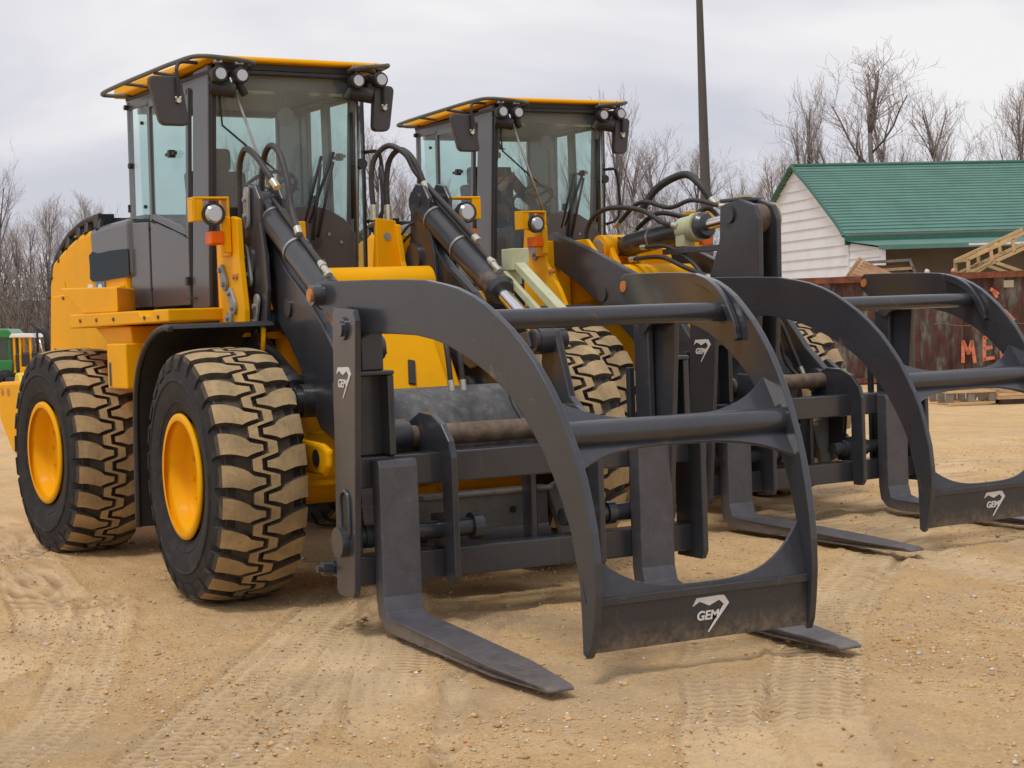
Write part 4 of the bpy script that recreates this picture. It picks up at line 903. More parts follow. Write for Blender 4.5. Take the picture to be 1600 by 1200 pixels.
def track_fields(x, y):
    hgt = np.zeros_like(x); pack = np.zeros_like(x); crev = np.zeros_like(x)
    for pts, hw, rib, dep in TRACKS:
        P = [(p.x, p.y) for p in curve_pts([(a, b, 0) for a, b in pts], 6)]
        best = np.full(x.shape, 1e9); arc = np.zeros_like(x); lat = np.zeros_like(x); L = 0
        for (ax, ay), (bx, by) in zip(P, P[1:]):
            dx, dy = bx - ax, by - ay; ll = math.hypot(dx, dy)
            t = np.clip(((x - ax) * dx + (y - ay) * dy) / ll ** 2, 0, 1)
            px_, py_ = ax + t * dx, ay + t * dy; d = np.hypot(x - px_, y - py_)
            m = d < best; best = np.where(m, d, best); arc = np.where(m, L + t * ll, arc)
            lat = np.where(m, ((x - ax) * dy - (y - ay) * dx) / ll, lat); L += ll
        wob = (vnoise(x * 6, y * 6, 31) - .5) * .03; e = np.clip((hw + .012 + wob - best) / .024, 0, 1); patch = np.clip(vnoise(x * 1.6, y * 1.6, 7 + int(L)) * 3.2 - .7 + vnoise(x * 7, y * 7, 9) * .5, 0, 1)
        rb_ = np.clip(np.sin(2 * PI * (arc + .45 * np.abs(lat) + .02 * vnoise(x * 8, y * 8, 41)) / rib) * 2.2, -1, 1) * (np.abs(lat) < hw * .95) * (np.abs(lat) > .018); lg = np.clip(np.cos(2 * PI * lat / (hw * .42)) * 2 - .6, -1, 1) * (best < hw); ribs = rb_ * .008 + lg * .004
        berm = np.exp(-((best - hw - .035 - wob) / .022) ** 2) * .014
        hgt += patch * (-dep * .75 * e + ribs * e) + berm * patch * (0.6 + .8 * vnoise(x * 9, y * 9, 3)); pack = np.maximum(pack, e * patch); crev = np.maximum(crev, e * patch * np.clip(.5 - .5 * rb_ - .25 * lg, 0, 1) * np.clip(vnoise(x * 2.2, y * 2.2, 17) * 2.6 - .5, 0, 1))
    return hgt, pack, crev
def ground_height(x, y):
    near = np.clip(1.4 - (np.abs(x - 1) / 14) ** 2 - (np.abs(y) / 16) ** 2, 0, 1)
    rough = np.clip(vnoise(x * .55 + 9, y * .55 + 4, 12) * 2 - .55, 0, 1)
    z = (vnoise(x * .5, y * .5, 1) - .5) * .045 + (vnoise(x * 1.7, y * 1.7, 2) - .5) * .014 + (vnoise(x * 6, y * 6, 4) - .5) * .014 + (vnoise(x * 15, y * 15, 5) - .5) * .010 * (.4 + rough) + (vnoise(x * 34, y * 34, 6) - .5) * .006 * (.5 + rough)
    hg, pk, cv_ = track_fields(x, y)
    z = z * (1 - .55 * pk) + hg
    for cx, cy, r, h_ in ((-5.98, 10.2, .9, .09), (-2.92, 7.9, .8, .05), (2.13, -2.06, .12, .02)):
        d = np.hypot(x - cx, y - cy); z = z + h_ * np.exp(-(d / r) ** 2) * (.4 + vnoise(x * 5, y * 5, 8))
    fk = np.clip(1.25 - np.maximum(np.abs(x - 2.8) / 1.25, np.abs(np.abs(y + .02) - .85) / .32), 0, 1) * 4; z = z - np.clip(fk, 0, 1) * (z * .7 + .012)
    return z * near - .006, pk, cv_
def build_ground():
    def axis(a, b, step, far=500):
        c = list(np.arange(a, b, step)); g = step
        v = b
        while v < far: c.append(v); g = max(g * 1.035, g + .0) if v < b + 7 else g * 1.15; v += g
        c.append(far); g = step; v = a - step; lo = []
        while v > -far: lo.append(v); g = g * 1.035 if v > a - 7 else g * 1.15; v -= g
        return np.array([-far] + lo[::-1] + c)
    xs = axis(.8, 6.6, .017); ys = axis(-4.1, 1.6, .017)
    X, Y = np.meshgrid(xs, ys, indexing='ij'); Z, P, CV = ground_height(X, Y); nx, ny = X.shape
    co = np.stack([X.ravel(), Y.ravel(), Z.ravel()], 1)
    idx = np.arange(nx * ny).reshape(nx, ny); F = np.stack([idx[:-1, :-1], idx[1:, :-1], idx[1:, 1:], idx[:-1, 1:]], -1).reshape(-1, 4)
    me = bpy.data.meshes.new('ground'); me.vertices.add(len(co)); me.vertices.foreach_set('co', co.ravel())
    me.loops.add(F.size); me.loops.foreach_set('vertex_index', F.ravel().astype(np.int32)); me.polygons.add(len(F))
    me.polygons.foreach_set('loop_start', np.arange(0, F.size, 4, dtype=np.int32)); me.polygons.foreach_set('loop_total', np.full(len(F), 4, dtype=np.int32))
    me.polygons.foreach_set('use_smooth', np.ones(len(F), dtype=bool)); me.update()
    at = me.attributes.new('pack', 'FLOAT', 'POINT'); at.data.foreach_set('value', P.ravel().astype(np.float32)); at = me.attributes.new('loose', 'FLOAT', 'POINT'); at.data.foreach_set('value', CV.ravel().astype(np.float32))  # 'loose' marks rib hollows: unpacked soil, plus rib shading put into the colour
    o = bpy.data.objects.new('ground', me); COL.objects.link(o); o['kind'] = 'structure'
    m = bpy.data.materials.new('dirt'); m.use_nodes = True; nt = m.node_tree; n = nt.nodes; l = nt.links; b = n['Principled BSDF']; b.inputs['Roughness'].default_value = .95; b.inputs['Specular IOR Level'].default_value = .2
    tc = n.new('ShaderNodeTexCoord')
    def noise_(sc, det=8, ro=.65, dist=0, vec=None):
        q = n.new('ShaderNodeTexNoise'); q.inputs['Scale'].default_value = sc; q.inputs['Detail'].default_value = det; q.inputs['Roughness'].default_value = ro; q.inputs['Distortion'].default_value = dist
        l.new(vec or tc.outputs['Object'], q.inputs['Vector']); return q.outputs['Fac']
    def ramp(fac, stops):
        r = n.new('ShaderNodeValToRGB'); e = r.color_ramp.elements
        e[0].position, e[0].color = stops[0][0], (*stops[0][1], 1); e[1].position, e[1].color = stops[-1][0], (*stops[-1][1], 1)
        for p, c in stops[1:-1]: q = e.new(p); q.color = (*c, 1)
        l.new(fac, r.inputs[0]); return r.outputs[0]
    def mix(f, a, b_, mode='MIX'):
        q = n.new('ShaderNodeMix'); q.data_type = 'RGBA'; q.blend_type = mode
        if isinstance(f, float): q.inputs['Factor'].default_value = f
        else: l.new(f, q.inputs['Factor'])
        l.new(a, q.inputs['A']); l.new(b_, q.inputs['B']); return q.outputs['Result']
    big = ramp(noise_(.32, 6, .6, .5), [(.40, (.50, .30, .125)), (.50, (.72, .48, .22)), (.60, (.86, .62, .34))])
    med = ramp(noise_(2.6, 9, .7, .3), [(.38, (.46, .27, .115)), (.50, (.72, .48, .225)), (.62, (.88, .64, .36))])
    c = mix(.5, big, med)
    fine = ramp(noise_(42, 6, .8), [(.36, (.29, .165, .07)), (.50, (.66, .43, .20)), (.66, (.92, .72, .46))])
    c = mix(.5, c, fine)
    mp = n.new('ShaderNodeMapping'); mp.inputs['Rotation'].default_value = (0, 0, R_(32)); mp.inputs['Scale'].default_value = (.5, 3.0, 1); l.new(tc.outputs['Object'], mp.inputs[0])
    streak = ramp(noise_(1.3, 8, .7, .2, mp.outputs[0]), [(.38, (.52, .32, .15)), (.66, (.76, .54, .30))]); c = mix(.30, c, streak)
    atn = n.new('ShaderNodeAttribute'); atn.attribute_name = 'pack'; lt = n.new('ShaderNodeRGB'); lt.outputs[0].default_value = (.86, .65, .40, 1)
    ml = n.new('ShaderNodeMath'); ml.operation = 'MULTIPLY'; ml.inputs[1].default_value = .60; l.new(atn.outputs['Fac'], ml.inputs[0]); c = mix(ml.outputs[0], c, lt.outputs[0]); a2 = n.new('ShaderNodeAttribute'); a2.attribute_name = 'loose'; lo_ = n.new('ShaderNodeRGB'); lo_.outputs[0].default_value = (.40, .25, .12, 1); m5 = n.new('ShaderNodeMath'); m5.operation = 'MULTIPLY'; m5.inputs[1].default_value = .85; l.new(a2.outputs['Fac'], m5.inputs[0]); c = mix(m5.outputs[0], c, lo_.outputs[0])  # dark rib hollows mix loose soil with painted-in shading
    # small stones pressed into the dirt
    vo = n.new('ShaderNodeTexVoronoi'); vo.inputs['Scale'].default_value = 30; l.new(tc.outputs['Object'], vo.inputs['Vector'])
    gp = n.new('ShaderNodeMapRange'); gp.inputs[1].default_value = .16; gp.inputs[2].default_value = .24; gp.inputs[3].default_value = 1; gp.inputs[4].default_value = 0; l.new(vo.outputs['Distance'], gp.inputs[0])
    gm = n.new('ShaderNodeMapRange'); gm.inputs[1].default_value = .50; gm.inputs[2].default_value = .62; l.new(noise_(.9, 5, .6, .4), gm.inputs[0])
    sp = n.new('ShaderNodeSeparateColor'); l.new(vo.outputs['Color'], sp.inputs[0]); th = n.new('ShaderNodeMath'); th.operation = 'GREATER_THAN'; th.inputs[1].default_value = .45; l.new(sp.outputs[0], th.inputs[0])
    m1 = n.new('ShaderNodeMath'); m1.operation = 'MULTIPLY'; l.new(gp.outputs[0], m1.inputs[0]); l.new(gm.outputs[0], m1.inputs[1]); m2 = n.new('ShaderNodeMath'); m2.operation = 'MULTIPLY'; l.new(m1.outputs[0], m2.inputs[0]); l.new(th.outputs[0], m2.inputs[1])
    stc = ramp(sp.outputs[1], [(.0, (.34, .27, .20)), (.5, (.55, .47, .38)), (1.0, (.74, .67, .58))]); gz_ = n.new('ShaderNodeMapRange'); gz_.inputs[1].default_value = .47; gz_.inputs[2].default_value = .66; gz_.inputs[4].default_value = .55; l.new(noise_(.75, 9, .68, .8), gz_.inputs[0]); gc = n.new('ShaderNodeRGB'); gc.outputs[0].default_value = (.50, .37, .24, 1); c = mix(gz_.outputs[0], c, gc.outputs[0]); c = mix(m2.outputs[0], c, stc)
    l.new(c, b.inputs['Base Color'])
    ad = n.new('ShaderNodeMath'); ad.operation = 'ADD'; l.new(noise_(38, 8, .75), ad.inputs[0]); ad2 = n.new('ShaderNodeMath'); ad2.operation = 'MULTIPLY'; ad2.inputs[1].default_value = .5; l.new(m2.outputs[0], ad2.inputs[0]); l.new(ad2.outputs[0], ad.inputs[1])
    bp = n.new('ShaderNodeBump'); bp.inputs['Strength'].default_value = 1.0; bp.inputs['Distance'].default_value = .022; l.new(ad.outputs[0], bp.inputs['Height'])
    l.new(bp.outputs[0], b.inputs['Normal']); me.materials.append(m)
    return o
build_ground()
def build_gravel():
    rnd = np.random.RandomState(5); N = 52000
    x = []; y = []; s = []
    # stones gather in loose drifts
    cx = rnd.uniform(-6, 8, 300000); cy = rnd.uniform(-5, 12, 300000)
    w = np.clip(vnoise(cx * .9, cy * .9, 21) * 1.6 - .60, 0, 1) ** 2.0 + .10
    d = np.hypot(cx - CP.x, cy - CP.y); keep = rnd.rand(300000) < w * np.clip(9 / d, 0, 1) ** 2 * 2.2
    fwd = (cx - CP.x) * FH.x + (cy - CP.y) * FH.y; lt = (cx - CP.x) * RH.x + (cy - CP.y) * RH.y
    keep &= (fwd > 4.5) & (np.abs(lt) < fwd * .34 + .4)
    cx = cx[keep][:N]; cy = cy[keep][:N]; n = len(cx)
    sz = .0024 + .0070 * rnd.rand(n) ** 3.2 + (rnd.rand(n) < .012) * .010
    gz, _, _ = ground_height(cx, cy)
    base = np.array([(1, 0, 0), (-1, 0, 0), (0, 1, 0), (0, -1, 0), (0, 0, 1), (0, 0, -1)], float); tri = np.array([(0, 2, 4), (2, 1, 4), (1, 3, 4), (3, 0, 4), (2, 0, 5), (1, 2, 5), (3, 1, 5), (0, 3, 5)])
    a = rnd.rand(n) * 6.28; V = base[None] * (.7 + .6 * rnd.rand(n, 6, 1)) * sz[:, None, None] * np.stack([1 + .5 * rnd.rand(n), 1 + .3 * rnd.rand(n), .6 + .3 * rnd.rand(n)], 1)[:, None, :]
    ca, sa = np.cos(a)[:, None], np.sin(a)[:, None]
    VX = V[:, :, 0] * ca - V[:, :, 1] * sa + cx[:, None]; VY = V[:, :, 0] * sa + V[:, :, 1] * ca + cy[:, None]; VZ = V[:, :, 2] + gz[:, None] + sz[:, None] * .25
    co = np.stack([VX, VY, VZ], -1).reshape(-1, 3); F = (tri[None] + (np.arange(n) * 6)[:, None, None]).reshape(-1, 3)
    me = bpy.data.meshes.new('gravel'); me.vertices.add(len(co)); me.vertices.foreach_set('co', co.ravel()); me.loops.add(F.size); me.loops.foreach_set('vertex_index', F.ravel().astype(np.int32))
    me.polygons.add(len(F)); me.polygons.foreach_set('loop_start', np.arange(0, F.size, 3, dtype=np.int32)); me.polygons.foreach_set('loop_total', np.full(len(F), 3, dtype=np.int32))
    mi = np.repeat(rnd.choice(5, n, p=[.50, .30, .13, .062, .008]), 8).astype(np.int32); me.polygons.foreach_set('material_index', mi); me.update()
    for k, c in enumerate(((.66, .43, .20), (.48, .30, .14), (.58, .50, .40), (.74, .68, .60), (.62, .17, .05))): me.materials.append(mat('stone_' + 'abcde'[k], c, .9, var=.2, scale=60))
    o = bpy.data.objects.new('gravel', me); COL.objects.link(o); tag(o, 'loose gravel and pebbles scattered over the tan dirt yard', None, None, 'stuff')
build_gravel()

# ---------------------------------------------------------------- bare trees
BARK = mat('bark', (.19, .165, .15), .9, var=.3, scale=4, stretch=(1, 1, .2)); TWIG = mat('twigs', (.42, .36, .345), .9, var=.2, scale=1.5)  # twig colour lightened to stand in for distance haze
def tree_proto(seed, spread=.5, lean=0.0, dens=1.0, up=.35):
    """unit tree 10 m tall: returns trunk and twig mesh builders"""
    rnd = random.Random(seed); T = MB(); C = MB()
    def stick(mb, pts, r0, r1, n):
        k = len(pts); mb.path(pts, [r0 + (r1 - r0) * (i / (k - 1)) for i in range(k)], n)
    def grow(p, d, L, r, lvl):
        n = 5 if lvl < 2 else 3; pts = [p.copy()]; q = p.copy(); dd = d.copy(); m = 5 if lvl == 0 else 4 if lvl < 3 else 2
        for i in range(m):
            w = .10 if lvl == 0 else .20
            dd = (dd + Vector((rnd.uniform(-w, w), rnd.uniform(-w, w), rnd.uniform(-w * .4, w) + (.10 if lvl else 0)))).normalized()
            q = q + dd * (L / m); pts.append(q.copy())
        r1 = r * (.42 if lvl < 3 else .5)
        stick(T if lvl < 2 else C, pts, r, max(r1, .0042), n)
        if lvl >= 4: return
        nb = [11, 6, 5, 4][lvl]; nb = max(2, int(nb * dens * rnd.uniform(.75, 1.25)))
        for j in range(nb):
            t = (.34 + .66 * (j + rnd.random()) / nb) if lvl == 0 else (.18 + .82 * (j + rnd.random()) / nb)
            t = min(t, .995); f = t * m; i = min(int(f), m - 1); bp = pts[i].lerp(pts[i + 1], f - i); bd = (pts[i + 1] - pts[i]).normalized()
            a = rnd.uniform(0, 2 * PI); o = bd.orthogonal().normalized(); o = Matrix.Rotation(a, 3, bd) @ o
            sp = spread * rnd.uniform(.6, 1.35) * (1.0 if lvl else 1.1)
            nd = (bd + o * sp * 1.7 + Vector((0, 0, up))).normalized()
            ll = L * (rnd.uniform(.34, .58) * (1.15 - .5 * t) if lvl == 0 else rnd.uniform(.38, .66))
            rr = (r + (r1 - r) * t) * (.55 if lvl < 2 else .6)
            grow(bp, nd, ll, max(rr, .0052), lvl + 1)
        if lvl == 0:
            for j in range(3):
                nd = (dd + Vector((rnd.uniform(-.5, .5), rnd.uniform(-.5, .5), .3))).normalized(); grow(pts[-1], nd, L * .32, r1 * .9, 1)
    grow(Vector((0, 0, -.2)), Vector((lean, 0, 1)).normalized(), 7.4, .16, 0)
    return T, C
TREES = []
TDESC = ['tall bare tree with a straight trunk', 'bare tree with wide spreading limbs', 'slender bare tree with upright limbs', 'leaning bare tree with a forked top', 'bushy bare tree with dense twigs', 'thin bare tree with few limbs']
for i, (sd_, sp_, le_, de_) in enumerate(((3, .42, .02, 1.0), (11, .62, -.03, 1.0), (23, .28, .03, .95), (37, .50, .16, .9), (41, .55, 0, 1.2), (59, .36, -.05, .75))):
    T, C = tree_proto(sd_, sp_, le_, de_, (.12, .05, .40, .25, .2, .3)[i]); zz = sorted(v.z for v in C.v); sc_ = 9.6 / zz[int(len(zz) * .9985)]; T.v = [v * sc_ for v in T.v]; C.v = [v * sc_ for v in C.v]
    TREES.append((T, C))
PROT = {}
ntree = [0]
def tree(px, depth, top_px, k, rot, label, grp='bare trees behind the yard'):
    base = ground_at(px, depth, max(0, min(4.6, (depth - 78) * .07))); hor = 493 - .036 * (px - 800); H = 1.7 + (hor - top_px) / 2786.3 * depth - base.z; s = H / 9.6
    e = thing('bare_tree', label, 'tree', base, rot, grp); w_ = 1.35 if 'tallest bare' in label else 1.0; e.scale = (s * w_, s * w_, s)
    if k not in PROT:
        a = link('trunk', TREES[k][0], BARK, e); b = link('crown', TREES[k][1], TWIG, e); PROT[k] = (a, b)
    else:
        for src in PROT[k]:
            c = src.copy(); c.parent = e; COL.objects.link(c)
    return e
hero = [ (-6, 92, 228, 3, .4, 'bare tree cut by the left edge of the photo, its limbs leaning right'),
 (30, 84, 330, 2, 1.2, 'short bare tree behind the green machine at far left'),
 (78, 96, 303, 4, 2.0, 'twiggy bare tree left of the front loader bonnet'),
 (118, 90, 345, 1, .3, 'low bare tree just left of the black bonnet grille'),
 (152, 100, 298, 4, 4.0, 'bare tree rising over the front loader bonnet'),
 (190, 98, 305, 5, .9, 'thin bare tree against the rear edge of the front cab'),
 (378, 100, 205, 2, .6, 'bare tree seen through the left half of the front windscreen'),
 (440, 96, 215, 0, 1.9, 'bare tree seen through the middle of the front windscreen'),
 (510, 96, 230, 5, 2.9, 'bare tree seen behind the wipers of the front cab'),
 (592, 92, 188, 1, 5.0, 'bare tree directly right of the front cab'),
 (640, 100, 262, 4, 3.3, 'small bare tree between the two cabs'),
 (735, 96, 245, 3, 1.4, 'bare tree seen through the side door of the rear cab'),
 (835, 100, 205, 0, .2, 'bare tree seen through the middle of the rear windscreen'),
 (905, 96, 222, 2, 2.2, 'bare tree seen through the right half of the rear windscreen'),
 (968, 88, 132, 2, .8, 'tall bare tree rising beside the mirror of the rear cab'),
 (1012, 94, 212, 1, 1.1, 'bare tree right of the rear cab hand rail'),
 (1048, 96, 202, 0, 2.7, 'straight bare tree left of the dark pole'),
 (1092, 98, 222, 4, .5, 'twiggy bare tree directly behind the dark pole'),
 (1135, 90, 250, 5, 4.4, 'thin bare tree right of the dark pole'),
 (1178, 84, 268, 3, 3.1, 'leaning bare tree left of the green roof'),
 (1213, 80, 236, 1, 5.2, 'bare tree touching the left slope of the green roof'),
 (1268, 92, 116, 2, .1, 'slender bare tree above the left end of the green roof'),
 (1300, 96, 150, 5, 1.6, 'thin bare tree second from the left above the green roof'),
 (1372, 90, 66, 1, 2.3, 'tallest bare tree, above the middle of the green roof'),
 (1418, 94, 105, 5, .7, 'bare tree close right of the tallest one above the roof'),
 (1452, 92, 130, 1, 3.9, 'wide bare tree right of the tallest one'),
 (1478, 102, 190, 2, 4.8, 'small bare tree at the right end of the group above the roof'),
 (1588, 90, 118, 4, 1.0, 'dense bare tree at the right edge above the green roof')]
for a in hero: tree(a[0], a[1], a[2], a[3], a[4], a[5])
rt = random.Random(9)
for i in range(44):
    px = -60 + i * 39 + rt.uniform(-14, 14); d = rt.uniform(106, 135)
    if 1480 < px < 1560: continue
    if px < 190: side = 'behind the left side of the yard'
    elif px < 660: side = 'behind the front loader'
    elif px < 1200: side = 'behind the rear loader and pole'
    else: side = 'behind the green roofed shed'
    tp = (rt.uniform(335, 385) if px < 300 else rt.uniform(275, 345) if px < 1200 else rt.uniform(225, 275))
    tree(px, d, tp, rt.choice([0, 1, 2, 4, 4, 5]), rt.uniform(0, 6.28), 'bare tree in the far tree line ' + side, 'bare trees of the far tree line ' + side)
# undergrowth at the foot of the wood
def brush():
    mb = MB(); r = random.Random(4)
    for i in range(7500):
        px = r.uniform(-120, 1750); d = r.uniform(78, 150); b = ground_at(px, d, max(-.1, min(4.6, (d - 76) * .065))); h = r.uniform(.8, 3.4) * (1.3 if px < 250 else .9)
        a = r.uniform(-.35, .35); c = r.uniform(-.35, .35); w = r.uniform(.010, .032)
        t = b + Vector((a * h, c * h, h)); m_ = b.lerp(t, .5) + Vector((r.uniform(-.15, .15), r.uniform(-.15, .15), 0))
        mb.path([b, m_, t], [w, w * .8, w * .4], 3)
        for j in range(3):
            q = m_.lerp(t, r.random()); mb.path([q, q + Vector((r.uniform(-.6, .6), r.uniform(-.6, .6), r.uniform(.1, .9)))], [w * .5, w * .25], 3)
    o = link('brush', mb, mat('brush_stems', (.19, .145, .12), .95, var=.35, scale=.4)); tag(o, 'brown leafless undergrowth along the foot of the wood', None, None, 'stuff')
brush()
def leaf_bank():
    # rising wooded ground behind the yard, covered in leaf litter
    xs = np.linspace(-900, 2500, 60); rows = []
    for d, z in ((74, -.05), (88, 1.2), (112, 3.0), (150, 4.6), (240, 6.0), (420, 7.0)):
        rows.append([tuple(ground_at(float(p), d, z + .5 * (vnoise(np.array([p * .02]), np.array([d * .1]), 3)[0] - .5))) for p in xs])
    vs = [v for r in rows for v in r]; n = len(xs); fs = [(i * n + j, i * n + j + 1, (i + 1) * n + j + 1, (i + 1) * n + j) for i in range(len(rows) - 1) for j in range(n - 1)]
    mb = MB(); mb.add(vs, fs, 0, True); o = link('hillside', mb, mat('leaf_litter', (.135, .095, .070), 1.0, var=.35, scale=.25, bump=.5, bscale=3)); o['kind'] = 'structure'
leaf_bank()

# ---------------------------------------------------------------- dark pole
def pole():
    t = thing('utility_pole', 'tall dark tapering pole behind the rear loader', 'pole', ground_at(1112, 46))
    m = MB(); m.tube((0, 0, -.2), (0, 0, 13.5), .185, .045, n=20); link('shaft', m, mat('weathered_steel', (.075, .066, .060), .6, var=.2, scale=3, stretch=(1, 1, .2)), t)
    m = MB(); m.tube((0, 0, 0), (0, 0, .06), .30, .30, n=20); link('base_plate', m, RUST, t)
pole()
# ---------------------------------------------------------------- green roofed shed
def shed():
    O = CP + FH * 45 + RH * 8.62; O.z = 0; g = (RH * -.2216 + FH * .975).normalized(); L = Vector((-g.y, g.x, 0))
    if L.dot(RH) < 0: L = -L
    M = Matrix(((g.x, L.x, 0, O.x), (g.y, L.y, 0, O.y), (0, 0, 1, 0), (0, 0, 0, 1)))     # local: x along gable (away), y along ridge, z up
    t = thing('shed', 'white sided shed with a ribbed green roof and open lean-to', 'shed', O)
    Ti = Matrix.Translation(-O) @ M; LEN = 16.0
    half = [(0, 3.35), (.2, 3.52), (.42, 3.68), (.8, 3.92), (1.23, 4.18), (1.8, 4.53), (2.45, 4.91), (3.0, 5.20), (3.385, 5.40)]
    prof = half + [(6.77 - x, z) for x, z in half[::-1][1:]]
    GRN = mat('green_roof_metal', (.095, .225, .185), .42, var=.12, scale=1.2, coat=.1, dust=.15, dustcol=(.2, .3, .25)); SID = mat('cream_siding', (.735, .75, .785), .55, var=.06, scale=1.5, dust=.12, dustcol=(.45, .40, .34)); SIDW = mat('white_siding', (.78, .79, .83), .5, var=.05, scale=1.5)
    # gable wall of lapped boards
    def width_at(z):
        if z <= 3.35: return 0.0, 6.77
        for (xa, za), (xb, zb) in zip(half, half[1:]):
            if za <= z <= zb: x = xa + (xb - xa) * (z - za) / (zb - za); return x, 6.77 - x
        return 3.385, 3.385
    m = MB(); z = 0
    while z < 5.38:
        z1 = min(z + .265, 5.39); a0, b0 = width_at(z + .001); a1, b1 = width_at(z1)
        m.add([(a0, -.035, z), (b0, -.035, z), (b1, -.003, z1), (a1, -.003, z1), (a0, .03, z), (b0, .03, z), (b1, .03, z1), (a1, .03, z1)], [(0, 1, 2, 3), (7, 6, 5, 4), (0, 4, 5, 1), (0, 3, 7, 4), (1, 5, 6, 2)]); z = z1
    m.box(-.03, .05, -.05, .05, 0, 3.3)
    link('gable_wall', m, SID, t, Ti)
    m = MB()
    for z in [i * .265 for i in range(13)]:
        m.add([(-.02, 0, z), (-.02, LEN, z), (.01, LEN, z + .265), (.01, 0, z + .265)], [(0, 1, 2, 3)])
    m.box(.02, .06, .05, LEN, 0, 3.4)
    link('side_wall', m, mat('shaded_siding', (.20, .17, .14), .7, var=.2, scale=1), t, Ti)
    # roof skin with ribs running along the length
    m = MB(); P = []
    dist = 0
    pts = [(p.x, p.y) for p in curve_pts([(a, b, 0) for a, b in prof], 6)]
    acc = 0; out = []
    for i, (x, z) in enumerate(pts):
        if i: acc += math.hypot(x - pts[i - 1][0], z - pts[i - 1][1])
        out.append((x, z, acc))
    tot = out[-1][2]; nr = 50; res = []
    def at_(s):
        for (xa, za, sa), (xb, zb, sb) in zip(out, out[1:]):
            if sa <= s <= sb + 1e-9: f = (s - sa) / (sb - sa); return Vector((xa + (xb - xa) * f, za + (zb - za) * f)), Vector((zb - za, -(xb - xa))).normalized() * -1
        return Vector(out[-1][:2]), Vector((0, 1))
    for i in range(nr):
        for f, h in ((0.0, .0), (.72, .0), (.78, .024), (.94, .024)):
            p, nrm = at_(tot * (i + f) / nr); res.append((p + nrm * (h + .02)))
    p, nrm = at_(tot); res.append(p + nrm * .02)
    n = len(res); vs = [(p.x, y, p.y) for y in (-.14, LEN) for p in res]; m.add(vs, [(i, i + 1, n + i + 1, n + i) for i in range(n - 1)])
    rf = link('roof', m, GRN, t, Ti)
    m = MB(); m.path([(p[0], -.15, p[1] + .03) for p in pts], .045, n=6); m.path([(3.385, -.15, 5.45), (3.385, LEN, 5.45)], .06, n=6); m.box(-.06, -.02, -.14, LEN, 3.16, 3.40); link('roof_trim', m, mat('green_trim', (.030, .120, .085), .45), rf, Ti)
    # lean-to towards the viewer
    m = MB(); m.add([(-.03, -.12, 3.26), (-.03, LEN, 3.26), (-2.05, LEN, 3.05), (-2.05, -.12, 3.05)], [(0, 1, 2, 3)]); m.add([(-.03, -.12, 3.22), (-.03, LEN, 3.22), (-2.05, LEN, 3.01), (-2.05, -.12, 3.01)], [(3, 2, 1, 0)])
    m.box(-2.08, -2.05, -.14, LEN, 2.96, 3.07); link('lean_to_roof', m, GRN, t, Ti)
    m = MB(); z = 0
    while z < 3.2:
        z1 = min(z + .2, 3.24); x0 = -2.0 if z1 < 3.02 else -2.0 * (3.24 - z) / .24; x1 = -2.0 if z1 < 3.02 else -2.0 * max(0, 3.24 - z1) / .24
        m.add([(x0, -.03, z), (-.04, -.03, z), (-.04, -.004, z1), (x1, -.004, z1)], [(0, 1, 2, 3)]); z = z1
    m.box(-2.03, -1.95, -.05, .04, 0, 3.0); link('end_wall', m, SIDW, t, Ti)
    m = MB()
    for y in (4, 8, 12, 15.8): m.box(-2.02, -1.90, y, y + .12, 0, 3.02)
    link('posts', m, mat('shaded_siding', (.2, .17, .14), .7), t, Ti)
    m = MB(); m.box(-2.085, -2.081, 2.2, 3.9, 3.0, 3.055); link('bare_edge', m, WHITE, t, Ti)
shed()
# ---------------------------------------------------------------- rusty container with scrap wood
def zpx(px, y, d): return 1.7 + (493 - .036 * (px - 800) - y) / 2786.3 * d
def rust_mat():
    m = bpy.data.materials.new('rusty_painted_steel'); m.use_nodes = True; nt = m.node_tree; n = nt.nodes; l = nt.links; b = n['Principled BSDF']; b.inputs['Roughness'].default_value = .8
    tc = n.new('ShaderNodeTexCoord'); mp = n.new('ShaderNodeMapping'); mp.inputs['Scale'].default_value = (1, 1, .3); l.new(tc.outputs['Object'], mp.inputs[0])
    a = n.new('ShaderNodeTexNoise'); a.inputs['Scale'].default_value = 3.2; a.inputs['Detail'].default_value = 10; a.inputs['Roughness'].default_value = .72; l.new(mp.outputs[0], a.inputs['Vector'])
    r = n.new('ShaderNodeValToRGB'); e = r.color_ramp.elements; e[0].position = .38; e[0].color = (.030, .022, .020, 1); e[1].position = .68; e[1].color = (.21, .195, .165, 1)
    for p, c in ((.44, (.075, .024, .018)), (.48, (.09, .034, .025)), (.525, (.070, .058, .048)), (.57, (.14, .125, .10))): q = e.new(p); q.color = (*c, 1)
    l.new(a.outputs['Fac'], r.inputs[0]); l.new(r.outputs[0], b.inputs['Base Color']); return m
CTD = 37.0
